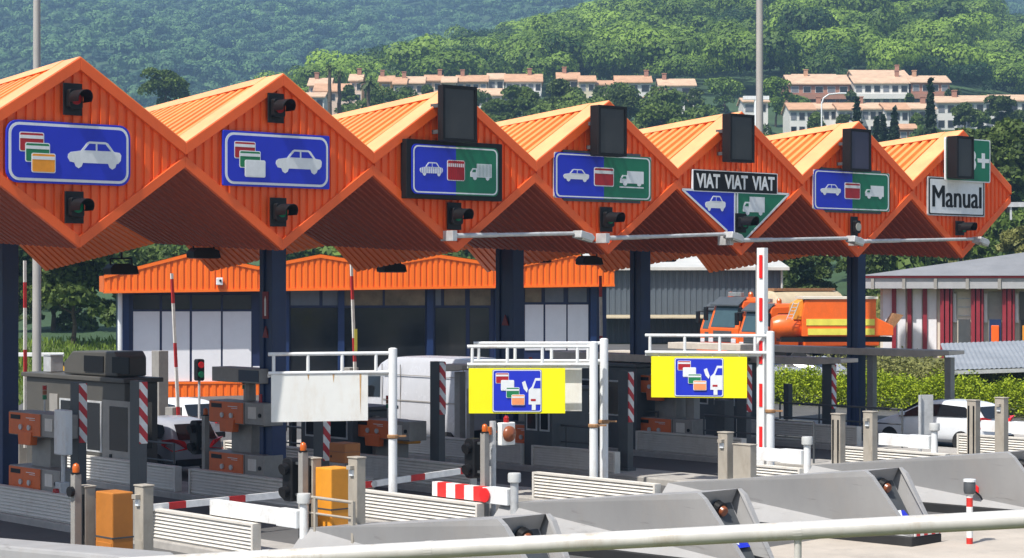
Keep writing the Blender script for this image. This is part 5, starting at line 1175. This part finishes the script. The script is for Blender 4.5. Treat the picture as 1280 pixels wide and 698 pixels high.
# bank for the bystander's rail, grassy banks beside the plaza
b_ = MB(); b_.loft([[(-30,-12,3.2),(30,-12,3.2),(30,-12,-1.2),(-30,-12,-1.2)], [(-30,10.6,3.2),(30,10.6,3.2),(30,10.6,-1.2),(-30,10.6,-1.2)], [(-30,17,-.7),(30,17,-.3),(30,17,-1.2),(-30,17,-1.2)]]); tag(b_.build('embankment', GRASSM, fix=True), kind='structure')
def bank(x_, y_): return 0
m = MB(); rows = []
for du, dz in ((37.3, .02), (38.2, .12), (42, .35), (48, .6), (62, .7), (78, .8)): rows.append([tuple(W(du+(3 if v > 24 else 0), v, gz(37)+dz)) for v in np.linspace(-30, 30, 13)])
m.grid(rows); tag(m.build('grass_bank', GRASSM), kind='structure')
m = MB(); m.add([(-34,84,.1),(-17.5,84,.1),(-17,106,2.3),(-40,106,2.3)], [(0,1,2,3)]); tag(m.build('lawn', pm('lawn soil', (.09,.12,.03), .9, var=.3, scale=1.5)), kind='structure')

# ------------------------------------------------------------------ woods on the hills: far masses nobody could count
def wood(name, pts, templates, mat, scale_rng, tint_sp=.16, tint0=0.):
    n = len(pts); tv = []; tn = []
    which = rng.integers(0, len(templates), n); ang = rng.random(n)*2*math.pi; sc = scale_rng[0]+(scale_rng[1]-scale_rng[0])*rng.random(n); tt_ = rng.normal(size=n)*tint_sp+tint0
    for k, (V, t) in enumerate(templates):
        ix = np.where(which == k)[0]
        if not len(ix): continue
        c, s = np.cos(ang[ix]), np.sin(ang[ix]); M = np.zeros((len(ix),3,3)); M[:,0,0] = c; M[:,0,1] = -s; M[:,1,0] = s; M[:,1,1] = c; M[:,2,2] = .85+.35*rng.random(len(ix)); M *= sc[ix][:,None,None]
        Q = np.einsum('nij,mkj->nmki', M, V)+pts[ix][:,None,None,:]
        tv.append(Q.reshape(-1,4,3)); tn.append((t[None,:]+tt_[ix][:,None]).reshape(-1))
    me = leaf_mesh(name, np.concatenate(tv), np.concatenate(tn), mat); o = bpy.data.objects.new(name, me); COL.objects.link(o); return tag(o, kind='stuff')
gT = np.random.default_rng(5)
T_near = [cloud(lobes_round(gT, 4.6, 5.0+gT.random(), 6+i%3, .60), 1700, .235, .82, inner=.90, tn=.10) for i in range(6)]
T_far = [cloud(lobes_round(gT, 5.4, 5.0+gT.random()*1.5, 5+i%3, .66), 300, .62, .82, inner=.90, tn=.09) for i in range(5)]
P = []
for d in np.arange(470, 800, 9.2):
    for px in np.arange(330, 1420, 9.0/d*FPX):
        dd = d+rng.normal()*2.6; pp = px+rng.normal()*2.6/d*FPX
        if pp < 400 and rng.random() < .3: continue
        x = xat(pp, dd); P.append((x, dd, terrain_z(x, dd)-1.2))
wood('pine_wood', np.array(P), T_near, LEAF_PINE, (.8, 1.85), .30)
print('near trees', len(P))
P = []
for d in np.concatenate([np.arange(960, 1500, 15.5), np.arange(1500, 2340, 20)]):
    for px in np.arange(-190, 860, 9.6/d*FPX):
        dd = d+rng.normal()*6; pp = px+rng.normal()*4/d*FPX; x = xat(pp, dd); P.append((x, dd, far_z(x, dd)-1.5))
for d in np.arange(1100, 2340, 30):
    for px in np.arange(1160, 1480, 12/d*FPX): dd = d+rng.normal()*7; x = xat(px+rng.normal()*6, dd); P.append((x, dd, far_z(x, dd)-1.5))
print('far trees', len(P))
wood('far_wood', np.array(P), T_far, LEAF_FAR, (.75, 1.6), .26)
# scrub and small trees on the lower slope, in front of and between the houses
P = []
for d in np.arange(150, 440, 9):
    for px in np.arange(-120, 1420, 7.5/d*FPX):
        if rng.random() < .22: continue
        dd = d+rng.normal()*3; x = xat(px+rng.normal()*3/d*FPX, dd)
        if 366 < dd < 440 and 380 < px < 1420: continue
        if 322 < dd < 440 and 975 < px < 1420: continue
        if 290 < dd and px > 975 and rng.random() < .45: continue
        P.append((x, dd, terrain_z(x, dd)-1.4))
T_low = [cloud(lobes_round(gT, 3.0, 2.6+gT.random(), 6, .7), 620, .26, .7, inner=.82, tn=.15) for _ in range(5)]
wood('slope_scrub', np.array(P), T_low, LEAF_BUSH, (.55, 1.25), .15)

# ------------------------------------------------------------------ trees one can tell apart
def tree_obj(name, label, x, y, z, trunk_h, r_t, lobes, n, size, mat, out=.5, limbs=4, group=None, seed=0, inner=.72, rot=0.):
    t = thing(name, label, 'tree', (x, y, z), rot, group); g = np.random.default_rng(seed)
    top = max(l[2] for l in lobes); m = MB(); pts = [(0,0,-.6)]; k = 5
    for i in range(1, k+1): pts.append((g.normal()*r_t*.5, g.normal()*r_t*.5, trunk_h*i/k))
    for i in range(k): m.tube(pts[i], pts[i+1], r_t*(1.15-.13*i), r_t*(1.15-.13*(i+1)), 9)
    for i in range(min(limbs, len(lobes)-1)):
        l = lobes[1+i]; a = Vector(pts[-1-(i % 2)]); b = Vector(l[:3]); mid = (a+b)/2+Vector((0,0,-.1*(b-a).length)); m.tube(a, mid, r_t*.42, r_t*.3, 7); m.tube(mid, b, r_t*.3, r_t*.12, 7)
    m.build('trunk', BARK, t, smooth=50)
    V, tn = cloud(lobes, n, size, out, seed=seed+50, inner=inner); o = bpy.data.objects.new('crown', leaf_mesh('crown', V, tn, mat)); COL.objects.link(o); o.parent = t
    return t
gl = np.random.default_rng(21)
def broad(label, px, d, pyt, pyb, wpx, mat=LEAF_DARK, n=2600, size=None, seed=0, name='broadleaf_tree', group=None, flat=.75, low=.18):
    x = xat(px, d); zt = zat(pyt, d); zb = zat(pyb, d); H = zt-zb; Rr = wpx/2*d/FPX; g = np.random.default_rng(seed+300)
    lobes = [(0,0,H*.66, Rr*.6, Rr*.6, H*.26)]; nl = 11
    for i in range(nl):
        a = 2*math.pi*i/nl+g.random(); q = Rr*(.35+.35*g.random()); s = Rr*(.28+.18*g.random()); zz = H*(low+(.84-low)*g.random())
        lobes.append((q*math.cos(a), q*math.sin(a), zz, s, s, min(s*flat, H-zz)))
    return tree_obj(name, label, x, d, zb, H*.45, max(.12, Rr*.055), lobes, n, size or Rr*.085, mat, .45, 5, group, seed)
broad('broad dark tree with a thick trunk on the sunny grass behind the grey mast', 92, 104, 285, 452, 125, LEAF_DARK, 9000, .14, 1, low=.42)
for i, (lb, px, d, a, b, w) in enumerate((('dark tree filling the gap beside the navy column', 20, 118, 290, 440, 110), ('dark tree behind the corner pipe of the office', 150, 116, 295, 440, 100), ('tall dark tree between the grey mast and the office roof', 65, 130, 270, 440, 130), ('dark tree rising just behind the office roof', 200, 132, 300, 430, 120))):
    broad(lb, px, d, a, b, w, LEAF_DARK, 5200, .18, 10+i, group='dark trees behind the office')
for i, (lb, px, d, a, b, w, mt) in enumerate((('round dark tree filling the corner beyond the last gable', 1262, 165, 138, 300, 105, LEAF_DARK), ('dark bushy tree right behind the last gable', 1205, 170, 150, 300, 95, LEAF_DARK), ('broad green tree below the long white terrace', 1232, 185, 152, 290, 120, LEAF_BUSH),
      ('leafy tree behind the roof of the striped building', 1255, 150, 262, 345, 90, LEAF_BUSH), ('dark tree over the near end of the striped building', 1150, 150, 300, 400, 110, LEAF_BUSH), ('dark shady tree between the slate shed and the outer column', 1010, 136, 300, 410, 90, LEAF_DARK), ('dark tree just left of the striped building roof', 1085, 140, 298, 410, 85, LEAF_DARK), ('shady tree behind the end of the slate shed', 965, 150, 290, 400, 80, LEAF_DARK),
      ('light green bush on the dry bank beyond the canopy end', 1200, 132, 285, 330, 60, LEAF_BUSH), ('grey green bush at the picture edge beside the guard rail', 1272, 128, 285, 325, 50, LEAF_DRY))):
    broad(lb, px, d, a, b, w, mt, 5200, .19 if d > 140 else .14, 30+i, group='trees beyond the far end of the canopy')
for i, (lb, px, d, a, b, w, mt) in enumerate((('dense round tree between the first two gables', 207, 330, 84, 140, 62, LEAF_BUSH), ('dark spreading cedar before the white gabled villa', 776, 330, 106, 160, 48, LEAF_DARK), ('small dark tree left of the tall mast beside the villas', 700, 340, 96, 140, 34, LEAF_DARK), ('bushy tree between the villas and the third display board', 655, 330, 108, 150, 46, LEAF_BUSH), ('bushy tree below the terraced row', 625, 330, 124, 160, 50, LEAF_BUSH),
      ('low green tree before the white gabled villa', 830, 310, 131, 170, 80, LEAF_BUSH), ('round green tree at the end of the upper terrace', 1000, 420, 118, 160, 44, LEAF_PINE), ('green tree right of the tall pale mast', 970, 400, 92, 160, 50, LEAF_PINE), ('small dark tree before the white terrace wall', 1205, 320, 128, 160, 34, LEAF_DARK), ('umbrella shaped pine before the end of the white terrace', 1250, 330, 117, 165, 40, LEAF_DARK), ('dark round tree right of the white villa', 905, 430, 92, 150, 60, LEAF_PINE))):
    broad(lb, px, d, a, b, w, mt, 3600, .23, 60+i, group='garden trees among the houses')
GT = ['small tree between the low orange roofed house and the small pinkish house', 'small dark tree before the narrow cream terrace house', 'small tree before the taller pinkish terrace house', 'small dark tree before the wide pink terrace house', 'small tree before the dark paired windows of the wide white terrace house', 'small dark tree just left of the pink villa',
 'small tree where the pink villa meets the yellowish wing', 'small dark tree before the low tiled house between the villas', 'small tree between the chimney villa and the last white villa', 'small dark tree at the end of the row of villas', 'small tree before the second white unit of the lower terrace', 'small dark tree between the brick block and the big middle block',
 'small tree between the big middle block and the far brick block', 'small dark tree before the third white unit of the lower terrace', 'small tree just left of the tallest cypress', 'small dark tree at the far end of the upper terrace', 'small tree between the small dark tree and the umbrella pine', 'small dark tree before the terrace at the picture edge']
for i, (px, d, a, b, w) in enumerate(((436, 380, 104, 140, 22), (505, 385, 108, 140, 20), (534, 384, 104, 140, 18), (588, 370, 112, 150, 30), (638, 372, 106, 140, 22), (690, 380, 100, 140, 24), (722, 372, 108, 140, 18), (748, 385, 106, 140, 20), (818, 380, 106, 140, 18), (868, 385, 108, 150, 26), (1020, 345, 138, 175, 24), (1064, 405, 112, 140, 18), (1137, 405, 116, 140, 16), (1052, 345, 142, 175, 20), (1146, 345, 140, 175, 22), (1188, 400, 108, 150, 24), (1226, 345, 138, 170, 26), (1275, 345, 136, 170, 30))):
    broad(GT[i], px, d, a, b, w, LEAF_BUSH if i % 2 == 0 else LEAF_DARK, 1500, .26, 160+i, group='small garden trees against the houses', low=.1)
def cypress(label, px, d, pyt, pyb, wpx, seed):
    H = (pyb-pyt)*d/FPX; r = wpx/2*d/FPX; L_ = []
    for i in range(9): f = i/8; L_.append((0, 0, H*(.10+.82*f), r*(1-.86*f**1.4)*(.85+.15*math.sin(i*2.2+seed)), r*(1-.86*f**1.4), H*.10))
    tree_obj('cypress', label, xat(px, d), d, zat(pyb, d), H*.3, .15, L_, 700, .30, LEAF_CYP, .5, 0, 'cypresses before the terraced houses', seed, .7)
for i, a in enumerate((('tallest cypress, standing before the white terrace wall', 1163, 240, 99, 175, 13), ('cypress next to the bluish display board', 1071, 240, 124, 180, 11), ('short cypress in the middle of the cypress group', 1118, 240, 137, 185, 13), ('short cypress left of the middle one', 1104, 240, 146, 185, 11), ('smallest cypress of the group', 1096, 245, 148, 185, 10))): cypress(*a, seed=90+i)
def palm(label, px, d, pyt, pyb, wpx, seed):
    x = xat(px, d); zb = zat(pyb, d); H = (pyb-pyt)*d/FPX; Rr = wpx/2*d/FPX; t = thing('palm_tree', label, 'palm', (x, d, zb), 0, 'palms beside the pink house'); g = np.random.default_rng(seed); ht = H-Rr*.8
    m = MB(); p = (0,0,-1)
    for i in range(6): q_ = (g.normal()*.06, g.normal()*.06, ht*(i+1)/6); m.tube(p, q_, .36-.02*i, .34-.02*i, 8); p = q_
    m.build('trunk', BARK, t)
    V = []; T = []
    for i in range(46):
        az = g.random()*2*math.pi; el = -.5+1.7*g.random(); ln = Rr*(.85+.25*g.random()); prev = np.array([0,0,ht]); dirv = np.array([math.cos(az)*math.cos(el), math.sin(az)*math.cos(el), math.sin(el)]); sd = np.array([-math.sin(az), math.cos(az), 0])
        for s in range(5):
            nxt = prev+dirv*ln/5; w = Rr*.13*(1-.15*s); V.append([prev-sd*w, prev+sd*w, nxt+sd*w*.9+np.array([0,0,-w*.3]), nxt-sd*w*.9+np.array([0,0,-w*.3])]); T.append(.35+.3*g.random()); prev = nxt; dirv = dirv+np.array([0,0,-.28]); dirv /= np.linalg.norm(dirv)
    o = bpy.data.objects.new('crown', leaf_mesh('crown', np.array(V), np.array(T), LEAF_PALM)); COL.objects.link(o); o.parent = t
palm('tall slim palm, taller of the pair beside the pink house', 412, 330, 78, 150, 17, 1); palm('tall palm just right of the tallest one', 424, 332, 85, 150, 16, 2); palm('broad low palm before the ochre house', 461, 325, 92, 150, 32, 3)

# ------------------------------------------------------------------ hedge and bank plants
def strip_cloud(u0, v0, u1, v1, wid, h, n, size, z0, seed, rag=.25):
    g = np.random.default_rng(seed); f = g.random(n); s = g.normal(size=n)*.33; top = h*(1-rag*.5+rag*np.sin(f*37+seed)*np.sin(f*91)*.5+rag*.25*g.normal(size=n)); zz = top*np.sqrt(np.clip(1-s*s*1.4, .05, 1))*(g.random(n)**.45)
    uu = u0+(u1-u0)*f+s*wid; vv = v0+(v1-v0)*f
    c = np.stack([OX+FX*uu-FY*vv, OY+FY*uu+FX*vv, z0(uu)+zz], 1)
    d = g.normal(size=(n,3)); d[:,2] = np.abs(d[:,2])+.35; d /= np.linalg.norm(d, axis=1)[:,None]; a = np.cross(d, g.normal(size=(n,3))); a /= np.linalg.norm(a, axis=1)[:,None]; b = np.cross(d, a); sz = size*(.6+.8*g.random(n))[:,None]
    return np.stack([c-a*sz-b*sz*.3, c-b*sz*.8, c+a*sz+b*sz*.2, c+b*sz*.8], 1), .45+.22*g.normal(size=n)
zb_ = lambda u: .018*u+np.clip((u-37.5)*.22, 0, .9)
V, tn = strip_cloud(37.6, -8, 37.9, 22, 1.3, 1.45, 80000, .042, lambda u: .018*np.minimum(u, 37)+0*u, 3, .35)
o = bpy.data.objects.new('hedge', leaf_mesh('hedge', V, tn, LEAF_HEDGE)); COL.objects.link(o); tag(o, 'bright yellow green hedge along the road edge behind the white hatchback', 'hedge')
V, tn = strip_cloud(45.5, -12, 45.5, 20, 5.0, 1.15, 40000, .065, lambda u: .70+np.clip((u-38)*.06, 0, .6), 4, .7)
o = bpy.data.objects.new('scrub', leaf_mesh('scrub', V, tn, LEAF_DRY)); COL.objects.link(o); tag(o, kind='stuff')
V, tn = strip_cloud(50, -16, 49, 5, 4.0, 1.2, 24000, .07, lambda u: 1.2+0*u, 5, .7)
o = bpy.data.objects.new('shrub_bank', leaf_mesh('shrub_bank', V, tn*.8, LEAF_BUSH)); COL.objects.link(o); tag(o, kind='stuff')
n = 9000; x = -34+17*rng.random(n); y = 84+22*rng.random(n); z = .1+(y-84)/22*2.2; c = np.stack([x, y, z+.06], 1); a = rng.normal(size=(n,3)); a[:,2] = 0; a /= np.linalg.norm(a, axis=1)[:,None]; up = np.array([0,0,.22])+rng.normal(size=(n,3))*.05
V = np.stack([c-a*.05, c+a*.05, c+a*.02+up, c-a*.02+up], 1); o = bpy.data.objects.new('grass', leaf_mesh('grass', V, .4+.25*rng.normal(size=n), GRASSL)); COL.objects.link(o); tag(o, kind='stuff')
# dry grass on the far bank beyond the end of the canopy
n = 9000; px = 1080+260*rng.random(n); d = 112+50*rng.random(n); x = (px-640)/FPX*d; z = np.array([terrain_z(a_, b_) for a_, b_ in zip(x, d)]); c = np.stack([x, d, z+.1], 1); a = rng.normal(size=(n,3)); a[:,2] = 0; a /= np.linalg.norm(a, axis=1)[:,None]; up = np.array([0,0,.7])+rng.normal(size=(n,3))*.2
V = np.stack([c-a*.14, c+a*.14, c+a*.05+up, c-a*.05+up], 1); o = bpy.data.objects.new('dry_grass', leaf_mesh('dry_grass', V, .5+.25*rng.normal(size=n), LEAF_DRY)); COL.objects.link(o); tag(o, kind='stuff')

# ------------------------------------------------------------------ houses on the hillside
TERRA = pm('terracotta tiles', (.50, .29, .17), .8, var=.18, scale=.7, grime=(.36, .23, .16), gscale=.5, gamt=.5)
TERRA2 = pm('pale terracotta tiles', (.56, .38, .25), .8, var=.18, scale=.7, grime=(.38, .25, .18), gscale=.5, gamt=.5)
W_WH = pm('white house wall', (.66, .64, .60), .8, var=.07, scale=.5); W_PK = pm('pink house wall', (.66, .51, .40), .8, var=.07, scale=.5); W_OC = pm('ochre house wall', (.58, .36, .12), .8, var=.07, scale=.5); W_CR = pm('cream house wall', (.62, .55, .40), .8, var=.07, scale=.5); W_BR = pm('brick house wall', (.36, .18, .12), .85, var=.12, scale=.8)
SHUT = pm('grey shutter', (.16, .17, .19), .5, var=.1); SHUTB = pm('brown shutter', (.20, .09, .05), .6, var=.1)
def house(label, px0, px1, pyr, pye, pyb, d, wall, roof=TERRA, rows=2, nwin=3, chim=True, deep=8., yaw=0., gable=False, balcony=False, group='houses on the hillside', win=None):
    x0, x1 = xat(px0, d), xat(px1, d); zr, ze = zat(pyr, d+deep*.5), zat(pye, d); zb = zat(pyb, d); w = x1-x0
    t = thing('house', label, 'house', ((x0+x1)/2, d, zb), yaw, group); H = ze-zb; rz = max(zr-zb, H+.8)
    m = MB(); m.box(-w/2, w/2, 0, deep, -4, H); wl = m.build('wall', wall, t)
    if gable:
        m = MB(); m.pxz([(-w/2, H), (w/2, H), (0, rz-.05)], 0, deep); m.build('gable_wall', wall, t)
        m = MB(); th = .22; m.pxz([(-w/2-.6, H-.35), (0, rz), (0, rz+th), (-w/2-.6, H-.35+th)], -.6, deep+.6); m.pxz([(w/2+.6, H-.35), (0, rz), (0, rz+th), (w/2+.6, H-.35+th)], -.6, deep+.6); m.build('roof', roof, t)
    else:
        m = MB(); th = .22; o = .55
        m.pyz([(-o, H-.2), (deep/2, rz), (deep/2, rz+th), (-o, H-.2+th)], -w/2-.3, w/2+.3); m.pyz([(deep+o, H-.2), (deep/2, rz), (deep/2, rz+th), (deep+o, H-.2+th)], -w/2-.3, w/2+.3); rf = m.build('roof', roof, t)
        m = MB(); m.pyz([(0, H), (deep, H), (deep/2, rz)], -w/2, w/2); m.build('gable_wall', wall, t)
    if chim:
        g = np.random.default_rng(int(px0)); cx = w*(.15+.25*g.random())*(1 if g.random() > .5 else -1); m = MB(); m.box(cx-.4, cx+.4, deep*.4, deep*.4+.8, H, rz+1.1); m.box(cx-.5, cx+.5, deep*.4-.1, deep*.4+.9, rz+1.101, rz+1.25); m.build('chimney', W_BR if wall is not W_BR else TERRA, t)
    hf = min(2.7, H/rows)
    for r in range(rows):
        zz = H-.55-r*hf-1.25
        for i in range(nwin):
            cx = -w/2+w*(i+.5)/nwin; ww = min(.75, w/nwin*.30); m = MB(); m.box(cx-ww-.08, cx+ww+.08, -.06, .0, zz-.08, zz+1.28); f = m.build('window', W_WH if wall is not W_WH else CONC, t); m = MB(); m.box(cx-ww, cx+ww, -.085, -.061, zz, zz+1.2); m.build('pane', win or (GLASS if (i+r) % 3 else SHUT), f)
    if balcony:
        m = MB(); m.box(-w/2+.2, w/2-.2, -1.4, -.001, H-.55-hf-.25, H-.55-hf+.75); m.build('balcony', wall, t); m = MB(); m.box(-w/2, w/2, -1.7, -.02, H-.4-.0, H-.25); 
    return t
D = 400
house('pink house with a pale pink upper storey behind the two tall palms', 386, 413, 99, 107, 128, 405, W_PK, TERRA2, 2, 2); house('low house with a bright orange tiled roof before the pink one', 393, 436, 106, 114, 140, 395, W_PK, TERRA, 1, 3, False); house('small pinkish house right of the two tall palms', 437, 452, 94, 101, 128, 405, W_PK, TERRA2, 2, 2)
house('white walled house below the palms, cut by the second gable', 372, 405, 117, 121, 145, 385, W_WH, TERRA2, 1, 3, False); house('ochre yellow house with a narrow window', 474, 491, 96, 102, 130, 404, W_OC, TERRA, 2, 1, True)
for i, (a, b, r, e, wl, lb) in enumerate(((492, 507, 98, 105, W_CR, 'narrow cream terrace house right of the ochre one'), (508, 530, 97, 104, W_PK, 'pinkish terrace house with two chimneys beside the narrow cream one'), (531, 552, 95, 101, W_PK, 'taller pinkish terrace house in the middle of the row'), (553, 570, 97, 103, W_CR, 'cream terrace house behind the third gable peak'), (571, 609, 95.5, 102, W_PK, 'wide pink terrace house partly behind the first tall display board'), (610, 630, 93, 99, W_WH, 'tall white terrace house right of the first display board'), (632, 677, 94, 102, W_WH, 'wide white terrace house with dark paired windows'))):
    house(lb, a, b, r, e, 130, 402+(i % 3)*2.5, wl, TERRA2 if i % 2 else TERRA, 2, max(2, int((b-a)/9)), i % 2 == 0, balcony=(i == 6))
house('low white house with a flat pale roof below the terraced row', 597, 636, 112, 119, 145, 380, W_WH, TERRA2, 1, 4, False, balcony=True)
house('pink villa with a hipped orange roof right of the wide terrace house', 697, 724, 92, 99, 132, 404, W_PK, TERRA, 2, 2, True); house('yellowish villa wing next to the pink villa', 724, 744, 96, 102, 132, 400, W_CR, TERRA, 2, 2, False); house('low tiled house between the villas', 745, 770, 102, 106, 132, 404, W_CR, TERRA, 1, 2, False)
house('white villa with a long orange roof and a stout chimney', 770, 814, 96, 103, 135, 402, W_WH, TERRA, 2, 3, True); house('white house with a wide orange roof at the end of the villas', 824, 869, 100, 107, 140, 404, W_WH, TERRA2, 2, 2, True); house('white gabled villa with wide arched openings', 799, 856, 113.5, 125, 145, 372, W_WH, TERRA, 1, 3, False, gable=True)
house('low house with a white wall just left of the tall mast', 929, 960, 124, 127, 150, 370, W_WH, TERRA2, 1, 2, False)
# right group
house('brick and white block with two stacked roofs at the near end of the upper terrace', 986, 1062, 95, 105, 135, 425, W_BR, TERRA2, 2, 5, True, 12, balcony=True); house('upper roof storey above the brick and white block', 994, 1047, 94, 98, 110, 440, W_CR, TERRA2, 1, 4, False, 9)
house('big middle block of the upper terrace with paired windows', 1068, 1136, 96, 104, 135, 424, W_WH, TERRA2, 2, 6, True, 10, balcony=True); house('upper roof storey of the big middle block', 1067, 1134, 89, 95, 110, 438, W_PK, TERRA2, 1, 4, True, 10)
house('brick block at the far end of the upper terrace', 1139, 1187, 96, 103, 140, 424, W_BR, TERRA2, 2, 4, True, 10, balcony=True)
fr = [(987, 1018), (1019, 1047), (1048, 1076), (1077, 1106), (1107, 1136), (1137, 1169)]
nm = ['first', 'second', 'third', 'fourth', 'fifth', 'sixth']
for i, (a, b) in enumerate(fr): house(nm[i]+' white unit of the lower terrace counted from the tall mast', a, b, 130, 137-(i % 2), 172, 360+(i % 2)*3, W_WH, TERRA2 if i % 2 else TERRA, 2, 3, i % 2 == 1, 9)
for i, (a, b, lb) in enumerate(((1171, 1206, 'white terrace unit right behind the tallest cypress'), (1207, 1243, 'white terrace unit behind the small dark tree'), (1244, 1290, 'white terrace unit at the picture edge'))): house(lb, a, b, 122-i, 128-i, 170, 368+i*2, W_WH, TERRA2, 2, 3, i == 0, 10)
house('brown walled low house between the short cypresses and the last gable', 1124, 1146, 158, 161, 180, 330, W_BR, TERRA, 1, 2, False, 6)
def hill_house(lb, a, b, r, e, bb, d, wl, n=3): x = xat((a+b)/2, d); house(lb, a, b, r, e, bb, d, wl, TERRA, 1, n, False, 8)
hill_house('villa roof among the trees near the top of the hill', 868, 915, -1, 4, 16, 690, W_WH, 5); hill_house('tiny white house alone in the upper wood', 1122, 1141, 22, 25, 36, 640, W_WH, 2); hill_house('house with a pinkish roof at the picture edge in the upper wood', 1257, 1296, 64, 69, 84, 560, W_WH, 3); hill_house('small pinkish roof under the pines above the terraced row', 575, 612, 82, 86, 98, 500, W_PK, 3)
# ------------------------------------------------------------------ hand rail in front of the bystander
xa, da, xb, db = 150, 10.2, 1400, 9.2
A = Vector((xat(xa, da), da, zat(708, da))); B = Vector((xat(xb, db), db, zat(642.5, db)))
t = thing('hand_rail', 'long pale grey pipe handrail crossing the lower edge of the picture', 'railing', (A.x, A.y, 3.2), 0.)
ax = B-A; o0 = Vector((0, 0, A.z-3.2))
PIPE = pm('weathered white pipe', (.56, .54, .50), .38, .1, var=.14, scale=4, grime=(.34, .25, .15), gscale=4.5, gamt=.75)
m = MB(); m.tube(o0, o0+ax, .043, None, 24); m.build('rail', PIPE, t, smooth=40)
for px in (350, 565, 1025): 
    f = (px-xa)/(xb-xa); p = o0+ax*f; m = MB(); m.tube((p.x, p.y, 0), (p.x, p.y, p.z-.03), .018, None, 10); m.build('post', PIPE, t, smooth=40); m = MB(); q = ax.normalized(); m.tube(p-q*.02, p+q*.02, .0445, None, 20); m.build('joint', PIPE, t)
# rounded guard in the corner
d = 30.5; x0, x1 = xat(-60, d), xat(200, d)
t = thing('island_nose', 'low concrete nose with a rounded end in the lowest corner of the picture', 'crash barrier', loc(-6.9, -9.9), ROT, 'grey concrete noses of the toll islands')
m = MB(); m.loft([[(-.45, 6, .1), (.45, 6, .1), (.42, 6, 1.15), (-.42, 6, 1.15)], [(-.5, .3, .1), (.5, .3, .1), (.42, .3, 1.45), (-.42, .3, 1.45)], [(-.5, -.05, .1), (.5, -.05, .1), (.42, .0, 1.30), (-.42, .0, 1.30)], [(-.5, -.4, .1), (.5, -.4, .1), (.42, -.2, .9), (-.42, -.2, .9)]]); m.build('concrete_body', CONC, t, bevel=.06, fix=True)

# ------------------------------------------------------------------ air between here and the hills
HAZE_D = 0.00043
hz = MB(); hz.box(-2700, 2700, -350, 3300, -2.3, 560); ho = hz.build('haze', bpy.data.materials.new('pale air')); tag(ho, kind='stuff')
hm = ho.data.materials[0]; hm.use_nodes = True; nt = hm.node_tree
for n_ in list(nt.nodes):
    if n_.type == 'BSDF_PRINCIPLED': nt.nodes.remove(n_)
pv = nt.nodes.new('ShaderNodeVolumePrincipled'); pv.inputs['Color'].default_value = (.40, .66, 1.0, 1); pv.inputs['Density'].default_value = HAZE_D; pv.inputs['Anisotropy'].default_value = .2
nt.links.new(pv.outputs[0], nt.nodes['Material Output'].inputs['Volume'])

# ------------------------------------------------------------------ light
el = R(56); ts = Vector((-FX*.99+FY*.14, -FY*.99-FX*.14, 0)).normalized()
ts = Vector((ts.x*math.cos(el), ts.y*math.cos(el), math.sin(el)))
sd = bpy.data.lights.new('sun', 'SUN'); sd.energy = 4.6; sd.angle = R(.53); sd.color = (1.0, .955, .89)
so_ = bpy.data.objects.new('sun', sd); COL.objects.link(so_); so_.rotation_euler = (-ts).to_track_quat('-Z', 'Y').to_euler(); so_.location = (0, -20, 60)
w_ = bpy.data.worlds.new('World'); scene.world = w_; w_.use_nodes = True; wn = w_.node_tree
sk = wn.nodes.new('ShaderNodeTexSky'); sk.sky_type = 'NISHITA'; sk.sun_disc = False; sk.sun_elevation = el; sk.sun_rotation = math.atan2(ts.x, ts.y); sk.air_density = 1.0; sk.dust_density = 2.5
bgn = wn.nodes['Background']; bgn.inputs['Strength'].default_value = .09; wn.links.new(sk.outputs[0], bgn.inputs['Color'])
# ------------------------------------------------------------------ camera
cd = bpy.data.cameras.new('camera'); cd.sensor_width = 36; cd.lens = 72.0; cd.clip_start = .1; cd.clip_end = 6000
co_ = bpy.data.objects.new('camera', cd); COL.objects.link(co_); co_.location = (0, 0, HC); co_.rotation_euler = (R(90), 0, 0); scene.camera = co_
vs = scene.view_settings; vs.view_transform = 'Standard'; vs.look = 'None'; vs.exposure = 0.68; vs.gamma = 1
scene.cycles.max_bounces = 6; scene.cycles.diffuse_bounces = 3; scene.cycles.volume_bounces = 0; scene.cycles.transparent_max_bounces = 6; scene.cycles.use_denoising = True
